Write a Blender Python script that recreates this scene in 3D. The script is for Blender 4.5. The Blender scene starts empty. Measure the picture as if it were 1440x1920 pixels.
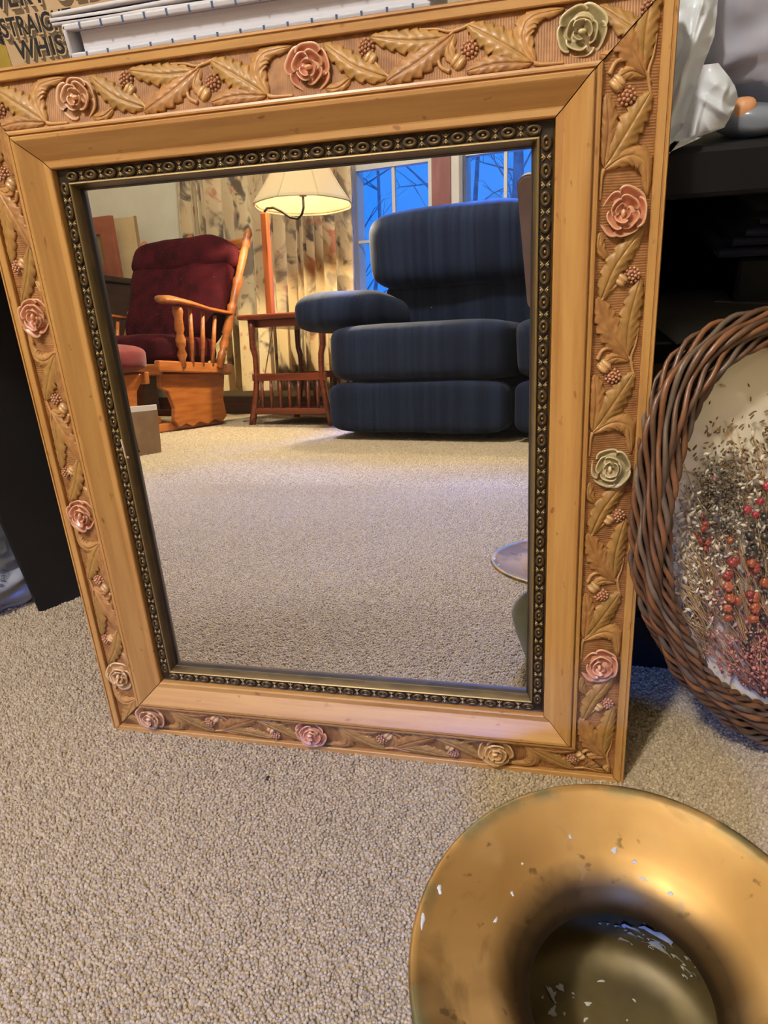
import bpy, bmesh, math, random
import numpy as np
from mathutils import Vector, Matrix, Euler
from mathutils import noise as mnoise
random.seed(7)
rng = np.random.default_rng(7)
PI = math.pi
SC = bpy.context.scene
COL = SC.collection
R = math.radians
THETA = 0.16262                       # how far the mirror leans back

# ------------------------------------------------------------------ camera
CAM_POS = Vector((0.3360, -0.3337, 0.4118))
cam_r = Vector((0.9721, 0.0229, -0.2333)); cam_d = Vector((0.2117, -0.5132, 0.8318)); cam_f = Vector((-0.1006, -0.8580, -0.5037))
# rows below: camera right, down and forward expressed in the world
cam_right = Vector((0.9721, 0.2117, -0.1006)).normalized()
cam_fwd = Vector((-0.2333, 0.8318, -0.5037)).normalized()
cam_right = (cam_right - cam_fwd * cam_right.dot(cam_fwd)).normalized()
cam_up = cam_right.cross(cam_fwd).normalized()
cd = bpy.data.cameras.new('camera'); camera = bpy.data.objects.new('camera', cd); COL.objects.link(camera)
CAM_M = Matrix(((cam_right.x, cam_up.x, -cam_fwd.x, CAM_POS.x), (cam_right.y, cam_up.y, -cam_fwd.y, CAM_POS.y),
                (cam_right.z, cam_up.z, -cam_fwd.z, CAM_POS.z), (0, 0, 0, 1)))
camera.matrix_world = CAM_M
cd.sensor_fit = 'AUTO'; cd.sensor_width = 36.0; cd.lens = 1330.05 / 1920 * 36.0
cd.clip_start = 0.005; cd.clip_end = 60
SC.camera = camera

# ------------------------------------------------------------------ world, exposure
w = bpy.data.worlds.new('world'); SC.world = w; w.use_nodes = True
nt = w.node_tree; nt.nodes.clear()
wo = nt.nodes.new('ShaderNodeOutputWorld'); bg = nt.nodes.new('ShaderNodeBackground')
tc = nt.nodes.new('ShaderNodeTexCoord'); sep = nt.nodes.new('ShaderNodeSeparateXYZ'); rp = nt.nodes.new('ShaderNodeValToRGB')
nt.links.new(tc.outputs['Generated'], sep.inputs[0]); nt.links.new(sep.outputs['Z'], rp.inputs[0])
rp.color_ramp.elements[0].position = 0.0; rp.color_ramp.elements[0].color = (0.02, 0.20, 0.85, 1)
rp.color_ramp.elements[1].position = 1.0; rp.color_ramp.elements[1].color = (0.03, 0.23, 0.95, 1)
nt.links.new(rp.outputs[0], bg.inputs['Color']); bg.inputs['Strength'].default_value = 1.4
nt.links.new(bg.outputs[0], wo.inputs[0])
SC.view_settings.view_transform = 'Standard'
try: SC.view_settings.look = 'None'
except Exception: pass
SC.view_settings.gamma = 1.0; SC.view_settings.use_curve_mapping = False
SC.view_settings.exposure = 0.0
SC.cycles.caustics_reflective = False; SC.cycles.caustics_refractive = False
SC.cycles.max_bounces = 8; SC.cycles.diffuse_bounces = 4; SC.cycles.glossy_bounces = 5
SC.cycles.transparent_max_bounces = 8
SC.cycles.sample_clamp_indirect = 4.0
CEIL_LAMP_POS = Vector((-0.40, -1.10, 2.22)); CEIL_LAMP_RADIUS = 0.10; CEIL_LAMP_STRENGTH = 400.0
CEIL_LAMP_COL = (1.0, 0.975, 0.93)
FLOOR_LAMP_STRENGTH = 300.0
# last daylight: cool skylight falling in through the windows
sd = bpy.data.lights.new('dusk_daylight', 'SUN'); sd.energy = 25.0; sd.color = (0.05, 0.20, 1.0); sd.angle = R(16)
sun = bpy.data.objects.new('dusk_daylight', sd); COL.objects.link(sun)
sun.rotation_euler = Vector((0.02, 1.0, -0.74)).to_track_quat('-Z', 'Y').to_euler()

# ------------------------------------------------------------------ room frame
RHO = R(9.02)
EX = Vector((math.cos(RHO), math.sin(RHO), 0)); EY = Vector((-math.sin(RHO), math.cos(RHO), 0))
def room(u, v, z=0.0): return EX * u + EY * v + Vector((0, 0, z))

# ------------------------------------------------------------------ materials
def mat(name, col, col2=None, rough=0.6, metal=0.0, scale=20.0, stretch=(1, 1, 1), bump=0.0, bscale=None, detail=4.0, sheen=0.0,
        coat=0.0, edge=None, rnd=0.0, spec=0.5, lo=0.35, hi=0.65, subsurf=0.0, emit=None, estr=0.0, alpha=None, trans=0.0, bdist=0.002, rough2=None):
    m = bpy.data.materials.new(name); m.use_nodes = True
    n = m.node_tree.nodes; l = m.node_tree.links; b = n['Principled BSDF']
    b.inputs['Roughness'].default_value = rough; b.inputs['Metallic'].default_value = metal
    b.inputs['Specular IOR Level'].default_value = spec
    if sheen: b.inputs['Sheen Weight'].default_value = sheen; b.inputs['Sheen Roughness'].default_value = 0.4
    if coat: b.inputs['Coat Weight'].default_value = coat; b.inputs['Coat Roughness'].default_value = 0.15
    if trans: b.inputs['Transmission Weight'].default_value = trans
    if alpha is not None: b.inputs['Alpha'].default_value = alpha
    c1 = (*col, 1); out = None
    t = n.new('ShaderNodeTexCoord'); mp = n.new('ShaderNodeMapping'); mp.inputs['Scale'].default_value = stretch
    l.new(t.outputs['Object'], mp.inputs[0])
    if col2:
        nz = n.new('ShaderNodeTexNoise'); nz.inputs['Scale'].default_value = scale; nz.inputs['Detail'].default_value = detail
        l.new(mp.outputs[0], nz.inputs['Vector'])
        r = n.new('ShaderNodeValToRGB'); r.color_ramp.elements[0].position = lo; r.color_ramp.elements[1].position = hi
        r.color_ramp.elements[0].color = c1; r.color_ramp.elements[1].color = (*col2, 1)
        l.new(nz.outputs['Fac'], r.inputs[0]); out = r.outputs[0]
        if rough2 is not None:
            mr = n.new('ShaderNodeMapRange'); mr.inputs['To Min'].default_value = rough; mr.inputs['To Max'].default_value = rough2
            mr.inputs['From Min'].default_value = lo; mr.inputs['From Max'].default_value = hi
            l.new(nz.outputs['Fac'], mr.inputs['Value']); l.new(mr.outputs[0], b.inputs['Roughness'])
    def chain(o, fac_out, col_b, mode='MIX'):
        mx = n.new('ShaderNodeMix'); mx.data_type = 'RGBA'; mx.blend_type = mode
        if o is None: mx.inputs[6].default_value = c1
        else: l.new(o, mx.inputs[6])
        mx.inputs[7].default_value = (*col_b, 1); l.new(fac_out, mx.inputs[0])
        return mx.outputs[2]
    if edge:                                    # (colour, low, high): worn tips and painted highlights on the proud edges
        g = n.new('ShaderNodeNewGeometry'); r2 = n.new('ShaderNodeMapRange')
        r2.inputs['From Min'].default_value = edge[1]; r2.inputs['From Max'].default_value = edge[2]
        l.new(g.outputs['Pointiness'], r2.inputs['Value']); out = chain(out, r2.outputs[0], edge[0])
    if rnd:
        oi = n.new('ShaderNodeObjectInfo'); hs = n.new('ShaderNodeHueSaturation')
        mr = n.new('ShaderNodeMapRange'); mr.inputs['To Min'].default_value = 1 - rnd; mr.inputs['To Max'].default_value = 1 + rnd
        l.new(oi.outputs['Random'], mr.inputs['Value']); l.new(mr.outputs[0], hs.inputs['Value'])
        if out is None: hs.inputs['Color'].default_value = c1
        else: l.new(out, hs.inputs['Color'])
        out = hs.outputs[0]
    if out is None: b.inputs['Base Color'].default_value = c1
    else: l.new(out, b.inputs['Base Color'])
    if bump:
        bn = n.new('ShaderNodeBump'); bn.inputs['Strength'].default_value = bump; bn.inputs['Distance'].default_value = bdist
        nb = n.new('ShaderNodeTexNoise'); nb.inputs['Scale'].default_value = bscale or scale; nb.inputs['Detail'].default_value = 5
        l.new(mp.outputs[0], nb.inputs['Vector']); l.new(nb.outputs['Fac'], bn.inputs['Height']); l.new(bn.outputs[0], b.inputs['Normal'])
    if emit: b.inputs['Emission Color'].default_value = (*emit, 1); b.inputs['Emission Strength'].default_value = estr
    return m
def srgb(r, g, b):
    f = lambda c: (c / 255 / 12.92) if c / 255 <= 0.04045 else ((c / 255 + 0.055) / 1.055) ** 2.4
    return (f(r), f(g), f(b))

# ------------------------------------------------------------------ mesh helpers
def link(name, me, parent=None, loc=None, rot=None):
    o = bpy.data.objects.new(name, me); COL.objects.link(o)
    if parent is not None: o.parent = parent
    if loc is not None: o.location = loc
    if rot is not None: o.rotation_euler = rot
    return o
def mk(name, V, F, mats, parent=None, smooth=True, mi=None, loc=None, rot=None):
    me = bpy.data.meshes.new(name); me.from_pydata([tuple(v) for v in V], [], [tuple(f) for f in F]); 
    for m in (mats if isinstance(mats, (list, tuple)) else [mats]): me.materials.append(m)
    if smooth: me.polygons.foreach_set('use_smooth', [True] * len(me.polygons))
    if mi is not None: me.polygons.foreach_set('material_index', mi)
    me.update()
    return link(name, me, parent, loc, rot)
def from_bm(name, bm, mats, parent=None, smooth=False, loc=None, rot=None, recalc=True):
    if recalc: bmesh.ops.recalc_face_normals(bm, faces=bm.faces)
    me = bpy.data.meshes.new(name); bm.to_mesh(me); bm.free()
    for m in (mats if isinstance(mats, (list, tuple)) else [mats]): me.materials.append(m)
    if smooth: me.polygons.foreach_set('use_smooth', [True] * len(me.polygons))
    return link(name, me, parent, loc, rot)
def empty(name, loc=(0, 0, 0), rot=(0, 0, 0)):
    o = bpy.data.objects.new(name, None); COL.objects.link(o); o.location = loc; o.rotation_euler = rot; o.empty_display_size = 0.05
    return o
def tag(o, label=None, cat=None, group=None, kind=None):
    if label: o['label'] = label
    if cat: o['category'] = cat
    if group: o['group'] = group
    if kind: o['kind'] = kind
    return o
def add_box(bm, c, d, rot=None, bevel=0.0, seg=2):
    r = bmesh.ops.create_cube(bm, size=1.0); vs = r['verts']
    M = Matrix.Translation(Vector(c)) @ (rot.to_matrix().to_4x4() if rot else Matrix.Identity(4)) @ Matrix.Diagonal((d[0], d[1], d[2], 1))
    bmesh.ops.transform(bm, matrix=M, verts=vs)
    if bevel:
        es = list({e for v in vs for e in v.link_edges})
        bmesh.ops.bevel(bm, geom=es, offset=bevel, segments=seg, affect='EDGES', profile=0.5)
def box(name, c, d, m, parent=None, bevel=0.002, rot=None, seg=2, smooth=False):
    bm = bmesh.new(); add_box(bm, c, d, rot, bevel, seg)
    return from_bm(name, bm, m, parent, smooth)
def tubeVF(path, rad, sides=8, closed=False, caps=True, flat=1.0):
    P = [Vector(p) for p in path]; n = len(P); V = []; F = []
    up = Vector((0.13, 0.31, 0.94)); prev = None
    for i in range(n):
        a = P[(i - 1) % n] if (closed or i > 0) else P[0]; b = P[(i + 1) % n] if (closed or i < n - 1) else P[-1]
        t = (b - a).normalized()
        if prev is None:
            x = t.cross(up)
            if x.length < 1e-4: x = t.cross(Vector((1, 0, 0)))
            x.normalize()
        else:
            x = (prev - t * prev.dot(t)).normalized()
        prev = x; y = t.cross(x)
        r = rad[i] if hasattr(rad, '__len__') else rad
        for k in range(sides):
            an = 2 * PI * k / sides; V.append(P[i] + x * math.cos(an) * r + y * math.sin(an) * r * flat)
    m = n if closed else n - 1
    for i in range(m):
        j = (i + 1) % n
        for k in range(sides):
            k2 = (k + 1) % sides; F.append((i * sides + k, i * sides + k2, j * sides + k2, j * sides + k))
    if caps and not closed:
        F.append(tuple(range(sides))[::-1]); F.append(tuple((n - 1) * sides + k for k in range(sides)))
    return V, F
def tube(name, path, rad, m, parent=None, sides=8, closed=False, flat=1.0):
    V, F = tubeVF(path, rad, sides, closed, flat=flat); return mk(name, V, F, m, parent)
def latheVF(prof, seg=48, axis=None, closed_top=False, arc=2 * PI):
    V = []; F = []
    for (r, z) in prof:
        for k in range(seg): V.append((r * math.cos(arc * k / seg), r * math.sin(arc * k / seg), z))
    for i in range(len(prof) - 1):
        for k in range(seg):
            k2 = (k + 1) % seg; F.append((i * seg + k, i * seg + k2, (i + 1) * seg + k2, (i + 1) * seg + k))
    return V, F
def lathe(name, prof, m, parent=None, seg=48, loc=None, rot=None):
    V, F = latheVF(prof, seg)
    return mk(name, V, F, m, parent, loc=loc, rot=rot)
def post_path(name, p0, p1, prof, m, parent=None, seg=14):   # turned post between two points; prof = [(fraction, radius)]
    p0 = Vector(p0); p1 = Vector(p1); d = p1 - p0; q = d.to_track_quat('Z', 'Y').to_matrix().to_4x4(); L = d.length
    V, F = latheVF([(r, f * L) for f, r in prof], seg)
    n = len(prof); F.append(tuple(range(seg))[::-1]); F.append(tuple((n - 1) * seg + k for k in range(seg)))
    M = Matrix.Translation(p0) @ q
    return mk(name, [M @ Vector(v) for v in V], F, m, parent)
def gridVF(nu, nv, f, closed_u=False):
    V = [f(i / (nu - 1 if not closed_u else nu), j / (nv - 1)) for i in range(nu) for j in range(nv)]; F = []
    for i in range(nu if closed_u else nu - 1):
        for j in range(nv - 1):
            i2 = (i + 1) % nu; F.append((i * nv + j, i2 * nv + j, i2 * nv + j + 1, i * nv + j + 1))
    return V, F
def sphereVF(c, r, a=8, b=6, sq=(1, 1, 1)):
    V = []; F = []
    for j in range(b + 1):
        th = PI * j / b
        for k in range(a):
            ph = 2 * PI * k / a; V.append((c[0] + r * sq[0] * math.sin(th) * math.cos(ph), c[1] + r * sq[1] * math.sin(th) * math.sin(ph), c[2] + r * sq[2] * math.cos(th)))
    for j in range(b):
        for k in range(a):
            k2 = (k + 1) % a; F.append((j * a + k, (j + 1) * a + k, (j + 1) * a + k2, j * a + k2))
    return V, F
class MB:
    def __init__(s): s.V = []; s.F = []; s.mi = []
    def add(s, VF, mi=0):
        o = len(s.V); s.V += [tuple(v) for v in VF[0]]; s.F += [tuple(i + o for i in f) for f in VF[1]]; s.mi += [mi] * len(VF[1]); return s
    def build(s, name, mats, parent=None, smooth=True, loc=None, rot=None): return mk(name, s.V, s.F, mats, parent, smooth, s.mi, loc, rot)
def superbox(d, e=0.35, nu=40, nv=24, amp=0.0, freq=6.0, seed=0):   # a padded cushion: rounded box with soft lumps
    V, F = gridVF(nu, nv, lambda a, b: (a, b), closed_u=True)
    W = []
    sg = lambda x, p: math.copysign(abs(x) ** p, x)
    for a, b in V:
        u = 2 * PI * a - PI; v = PI * b - PI / 2
        p = Vector((sg(math.cos(v), e) * sg(math.cos(u), e), sg(math.cos(v), e) * sg(math.sin(u), e), sg(math.sin(v), e)))
        p = Vector((p.x * d[0] / 2, p.y * d[1] / 2, p.z * d[2] / 2))
        if amp:
            q = p * freq + Vector((seed * 3.1, seed * 1.7, seed)); p = p + p.normalized() * amp * mnoise.noise(q)
        W.append(p)
    return W, F
def cushion(name, c, d, m, parent=None, e=0.35, amp=0.008, freq=6.0, seed=0, rot=None, nu=48, nv=28):
    V, F = superbox(d, e, nu, nv, amp, freq, seed)
    M = Matrix.Translation(Vector(c)) @ (rot.to_matrix().to_4x4() if rot else Matrix.Identity(4))
    return mk(name, [M @ v for v in V], F, m, parent)
def prism(name, poly, t, m, parent=None, M=None, bevel=0.002):   # outline in local xz, thickness t along y
    bm = bmesh.new(); vs = [bm.verts.new((x, -t / 2, z)) for x, z in poly]; f = bm.faces.new(vs)
    r = bmesh.ops.extrude_face_region(bm, geom=[f]); bmesh.ops.translate(bm, vec=(0, t, 0), verts=[g for g in r['geom'] if isinstance(g, bmesh.types.BMVert)])
    if bevel: bmesh.ops.bevel(bm, geom=list(bm.edges), offset=bevel, segments=1, affect='EDGES')
    if M is not None: bmesh.ops.transform(bm, matrix=M, verts=bm.verts)
    return from_bm(name, bm, m, parent)
def dup(o, parent=None, loc=None, name=None):
    c = o.copy(); COL.objects.link(c)
    if parent is not None: c.parent = parent
    if loc is not None: c.location = loc
    return c
def text_mesh(name, s, size, m, parent=None, loc=(0, 0, 0), rot=(PI / 2, 0, 0), ext=0.0002, sx=1.0, offset=0.0, sp=1.0):
    cu = bpy.data.curves.new(name, 'FONT'); cu.body = s; cu.size = size; cu.extrude = ext; cu.offset = offset; cu.resolution_u = 4
    cu.materials.append(m); o = bpy.data.objects.new(name, cu); COL.objects.link(o)
    cu.space_character = sp
    me = bpy.data.meshes.new_from_object(o.evaluated_get(bpy.context.evaluated_depsgraph_get())); bpy.data.objects.remove(o)
    if not me.materials: me.materials.append(m)
    o = link(name, me, parent, loc, rot); o.scale = (sx, 1, 1)
    return o

#SECTION_ROOM
# ------------------------------------------------------------------ carpet
def carpet_material():
    m = mat('carpet_pile', srgb(156, 134, 104), srgb(184, 162, 130), rough=0.95, scale=330.0, bump=0.6, bscale=260, sheen=0.15, bdist=0.004, spec=0.15)
    return m
M_carpet = carpet_material()
def carpet_tuft_mat():
    m = bpy.data.materials.new('carpet_tuft'); m.use_nodes = True; n = m.node_tree.nodes; l = m.node_tree.links; b = n['Principled BSDF']
    a = n.new('ShaderNodeAttribute'); a.attribute_name = 'tone'; r = n.new('ShaderNodeValToRGB')
    r.color_ramp.elements[0].color = (*srgb(152, 131, 101), 1); r.color_ramp.elements[1].color = (*srgb(202, 181, 147), 1)
    l.new(a.outputs['Fac'], r.inputs[0]); l.new(r.outputs[0], b.inputs['Base Color']); b.inputs['Roughness'].default_value = 0.7
    b.inputs['Sheen Weight'].default_value = 0.2; b.inputs['Specular IOR Level'].default_value = 0.35
    return m
M_tuft = carpet_tuft_mat()
U0, U1, V0, V1, HC = -3.3, 2.3, -3.05, 0.95, 2.42
c4 = [room(U0, V0), room(U1, V0), room(U1, V1), room(U0, V1)]
fl = mk('floor', [p + Vector((0, 0, -0.003)) for p in c4] + [p + Vector((0, 0, -0.05)) for p in c4], [(0, 1, 2, 3), (7, 6, 5, 4), (0, 4, 5, 1), (1, 5, 6, 2), (2, 6, 7, 3), (3, 7, 4, 0)], M_carpet, smooth=False)
tag(fl, 'beige carpeted floor', kind='structure')
def tufts(name, x0, x1, y0, y1, sp, blunt, parent, hmul=1.0):
    xs = np.arange(x0, x1, sp); ys = np.arange(y0, y1, sp * 0.87)
    X, Y = np.meshgrid(xs, ys); X = X + (np.arange(len(ys)) % 2)[:, None] * sp / 2; X = X.ravel(); Y = Y.ravel(); n = len(X)
    X = X + rng.uniform(-.4, .4, n) * sp; Y = Y + rng.uniform(-.4, .4, n) * sp
    k = rng.uniform(0, 1, n)
    nap = np.sin(X * 7.1 + 1.3 * np.sin(Y * 9.0) + .6) * .5 + np.sin(Y * 12.3 + 2.1 * np.sin(X * 5.3)) * .5     # brushed patches of the pile
    h = (0.0040 + rng.uniform(-.0006, .0007, n) + .0006 * np.sin(X * 410 + 2 * np.sin(Y * 330)) * np.sin(Y * 390)) * hmul
    lx = rng.normal(0, .0005, n) + .0008 * nap; ly = rng.normal(0, .0005, n) - .0016 * nap - .0002
    rb = sp * .74 * (1 + rng.uniform(-.15, .15, n)); an = rng.uniform(0, PI / 2, n)
    parts = []; S = 4
    levels = [(-.0035, 1.0, 0.0), (.80, .98, .7), (1.0, .58, 1.0)] if blunt else [(-.0035, 1.0, 0), (.95, .45, 1.0)]
    nl = len(levels); V = np.zeros((n, nl * S, 3))
    for li, (hz, rr, le) in enumerate(levels):
        for q in range(S):
            a = an + q * PI / 2
            V[:, li * S + q, 0] = X + np.cos(a) * rb * rr + lx * le; V[:, li * S + q, 1] = Y + np.sin(a) * rb * rr + ly * le
            V[:, li * S + q, 2] = (hz if hz < 0 else h * hz - .001)
    fq = []
    for li in range(nl - 1):
        for q in range(S): fq.append((li * S + q, li * S + (q + 1) % S, (li + 1) * S + (q + 1) % S, (li + 1) * S + q))
    fq.append(tuple((nl - 1) * S + q for q in range(S)))
    fq = np.array(fq); F = (fq[None] + (np.arange(n) * nl * S)[:, None, None]).reshape(-1, 4)
    me = bpy.data.meshes.new(name); me.vertices.add(n * nl * S); me.vertices.foreach_set('co', V.astype(np.float32).ravel())
    me.loops.add(F.size); me.loops.foreach_set('vertex_index', F.astype(np.int32).ravel())
    me.polygons.add(len(F)); me.polygons.foreach_set('loop_start', np.arange(0, F.size, 4, dtype=np.int32)); me.polygons.foreach_set('loop_total', np.full(len(F), 4, dtype=np.int32))
    me.update(calc_edges=True)
    at = me.attributes.new('tone', 'FLOAT', 'POINT')
    tone = np.repeat(np.clip(.5 + .22 * rng.normal(0, 1, n), 0, 1), nl * S); at.data.foreach_set('value', tone.astype(np.float32))
    me.polygons.foreach_set('use_smooth', np.ones(len(F), dtype=bool))
    me.materials.append(M_tuft)
    o = link(name, me, parent); o['kind'] = 'stuff'
    return o
tufts('carpet_pile', -0.30, 0.66, -0.30, 0.26, 0.0018, True, fl)
tufts('carpet_pile', -0.75, 0.55, -1.05, -0.30, 0.0036, False, fl)
tufts('carpet_pile', -0.85, -0.30, -0.30, 0.45, 0.0034, False, fl)
tufts('carpet_pile', 0.66, 1.0, -0.45, 0.12, 0.0034, False, fl)
tufts('carpet_pile', 0.55, 0.66, -0.60, -0.30, 0.0034, False, fl)
tufts('carpet_pile', -1.25, 0.45, -1.95, -1.05, 0.0058, False, fl)
tufts('carpet_pile', -2.0, 0.55, -3.0, -1.95, 0.0085, False, fl)

mk('pile_gap_plane', [(-2.0, -3.0, .0015), (1.0, -3.0, .0015), (1.0, .45, .0015), (-2.0, .45, .0015)], [(0, 1, 2, 3)], mat('pile_gap_fill', srgb(160, 140, 110), srgb(186, 165, 132), rough=.95, scale=300, spec=.1), fl, False)  # raised plane added among the tufts so their gaps shade less

# ------------------------------------------------------------------ walls, window, ceiling
M_wall = mat('wall_paint', srgb(205, 196, 172), srgb(211, 203, 180), rough=0.85, scale=9, bump=0.05, bscale=300)
M_ceil = mat('ceiling_paint', srgb(230, 226, 214), rough=0.9, bump=0.1, bscale=200)
M_casing = mat('casing_paint', srgb(214, 208, 198), srgb(206, 200, 188), rough=0.4, scale=8)
M_base = mat('baseboard_wood', srgb(96, 58, 34), srgb(78, 44, 24), rough=0.5, scale=6, stretch=(1, 1, 12))
def slab(name, u0, u1, v0, v1, z0, z1, m, parent=None, bevel=0.0, label=None):
    bm = bmesh.new()
    add_box(bm, (0, 0, 0), (abs(u1 - u0), abs(v1 - v0), abs(z1 - z0)), None, bevel)
    bmesh.ops.transform(bm, matrix=Matrix.Translation(room((u0 + u1) / 2, (v0 + v1) / 2, (z0 + z1) / 2)) @ Matrix.Rotation(RHO, 4, 'Z'), verts=bm.verts)
    return from_bm(name, bm, m, parent)
T = 0.12
WINS = [(-1.163, -0.766), (-0.596, -0.06)]; WZ0, WZ1 = 0.52, 2.02
wall_b = empty('wall_window_side'); tag(wall_b, 'cream wall with two windows behind the sofa', kind='structure')
for (a, b, z0, z1) in [(U0 - T, WINS[0][0], 0, HC), (WINS[0][1], WINS[1][0], 0, HC), (WINS[1][1], U1 + T, 0, HC), (WINS[0][0], WINS[0][1], 0, WZ0), (WINS[0][0], WINS[0][1], WZ1, HC), (WINS[1][0], WINS[1][1], 0, WZ0), (WINS[1][0], WINS[1][1], WZ1, HC)]:
    slab('wall_piece', a, b, V0 - T, V0, z0 - .003, z1, M_wall, wall_b)
tag(slab('wall_left', U0 - T, U0, V0, V1, -.003, HC, M_wall), 'cream side wall left of the rocking chair', kind='structure')
tag(slab('wall_right', U1, U1 + T, V0, V1, -.003, HC, M_wall), 'cream side wall', kind='structure')
tag(slab('wall_back', U0 - T, U1 + T, V1, V1 + T, -.003, HC, M_wall), 'cream wall behind the black stand', kind='structure')
tag(slab('ceiling', U0 - T, U1 + T, V0 - T, V1 + T, HC, HC + .1, M_ceil), 'white ceiling', kind='structure')
tag(slab('baseboard_window_side', U0, U1, V0, V0 + .015, 0, .09, M_base), 'dark wooden baseboard under the curtains', kind='structure')
M_redpost = mat('red_brown_wood', srgb(136, 82, 78), srgb(120, 66, 60), rough=0.5, scale=5, stretch=(6, 6, 1))
tag(slab('trim_1', -0.747, -0.652, V0, V0 + .03, 0.1, 2.1, M_redpost, bevel=.003), 'red-brown wooden post between the two windows', kind='structure')
M_glass = bpy.data.materials.new('window_glass'); M_glass.use_nodes = True
n = M_glass.node_tree.nodes; l = M_glass.node_tree.links; n.remove(n['Principled BSDF'])
g1 = n.new('ShaderNodeBsdfTransparent'); g2 = n.new('ShaderNodeBsdfGlossy'); g2.inputs['Roughness'].default_value = 0.02; lw = n.new('ShaderNodeFresnel'); lw.inputs[0].default_value = 1.35
mx = n.new('ShaderNodeMixShader'); l.new(lw.outputs[0], mx.inputs[0]); l.new(g1.outputs[0], mx.inputs[1]); l.new(g2.outputs[0], mx.inputs[2]); l.new(mx.outputs[0], n['Material Output'].inputs[0])
for wi, (a, b) in enumerate(WINS):
    we = empty('window_%d' % (wi + 1)); tag(we, ['sash window beside the curtain with dusk light', 'sash window right of the red-brown post'][wi], kind='structure')
    cw = .045
    vin = V0 + .018
    for (x0, x1, z0, z1) in [(a - .02, a, WZ0 - .05, WZ1 + .06), (b, b + .02 if wi == 0 else b + .06, WZ0 - .05, WZ1 + .06)] + ([(a - .056, a - .0, WZ0 - .05, WZ1 + .06)] if wi else []) + [(a, b, WZ1, WZ1 + .06), (a - .05 * (wi == 0), b + .02, WZ0 - .05, WZ0)]:
        slab('window_casing', x0, x1, V0 - .002, vin + .005, z0, z1, M_casing, we, bevel=.002)
    slab('meeting_rail', a, b, V0 - .06, V0 - .025, 1.195, 1.285, M_casing, we, bevel=.002)
    mid = -0.965 if wi == 0 else -0.407
    slab('muntin', mid - .008, mid + .008, V0 - .052, V0 - .032, WZ0, 1.20, M_casing, we, bevel=.001)
    slab('muntin', mid - .008, mid + .008, V0 - .052, V0 - .032, 1.28, WZ1, M_casing, we, bevel=.001)
    for zz in (.862, 1.62): slab('muntin', a, b, V0 - .050, V0 - .034, zz - .007, zz + .007, M_casing, we, bevel=.001)
    slab('glass_pane', a, b, V0 - .043, V0 - .040, WZ0, WZ1, M_glass, we)
# outside: snow ground and bare trees at dusk
M_bark = mat('tree_bark', srgb(150, 150, 150), srgb(110, 112, 116), rough=0.9, scale=8)
M_snow = mat('snow_ground', srgb(150, 155, 165), rough=0.9)
g = slab('ground_outside', -14, 10, -22, V0 - .14, -.9, -.8, M_snow); tag(g, 'snowy ground outside the windows', kind='structure')
def tree(u, v, h, r, seed):
    rd = random.Random(seed); mb = MB(); base = Vector((u, v, -.8)); P = []
    for i in range(9): P.append(base + Vector((rd.uniform(-.04, .04) * i * .5, 0, h * i / 8)))
    mb.add(tubeVF(P, [r * (1 - .75 * i / 8) for i in range(9)], 7))
    for k in range(26):
        i = rd.randint(1, 8); s = P[i]; a = rd.uniform(0, 2 * PI); L = rd.uniform(.4, 1.5) * h / 7
        d = Vector((math.cos(a), math.sin(a) * .6, rd.uniform(.1, .9))); q = [s]; 
        for j in range(4): d = d + Vector((rd.uniform(-.4, .4), rd.uniform(-.4, .4), rd.uniform(-.2, .3))); q.append(q[-1] + d.normalized() * L / 4)
        mb.add(tubeVF(q, [r * .28, r * .2, r * .14, r * .09, r * .05], 5))
        for j in (2, 3):
            e = q[j] + Vector((rd.uniform(-.5, .5), rd.uniform(-.3, .3), rd.uniform(-.1, .5))) * L * .8; mb.add(tubeVF([q[j], (q[j] + e) / 2 + Vector((0, 0, .04)), e], [r * .1, r * .07, r * .04], 4))
    mb.V = [tuple(room(x, y, z)) for x, y, z in mb.V]
    o = mb.build('bare_tree', M_bark); tag(o, 'bare winter tree outside the window against blue dusk', 'tree', 'bare trees outside the windows'); return o
for k in range(16):
    tree(-3.4 + k * .30 + random.uniform(-.12, .12), -6.0 - random.uniform(0, 3.4), random.uniform(4.5, 7), random.uniform(.03, .08), k)

# ceiling lamp (the room's main light)
M_globe = mat('lamp_globe', (1, .9, .75), emit=CEIL_LAMP_COL, estr=CEIL_LAMP_STRENGTH)
M_brassfit = mat('fixture_brass', srgb(150, 120, 60), metal=0.9, rough=0.35)
ce = empty('ceiling_lamp', (CEIL_LAMP_POS.x, CEIL_LAMP_POS.y, HC)); tag(ce, 'round glass ceiling lamp on a brass rose', 'ceiling lamp')
V, F = sphereVF((0, 0, CEIL_LAMP_POS.z - HC), CEIL_LAMP_RADIUS, 24, 14); mk('globe', V, F, M_globe, ce)
lathe('ceiling_rose', [(0, 0), (.07, 0), (.07, -.015), (.03, -.04), (.025, -.11), (0, -.11)], M_brassfit, ce, 24)

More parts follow.
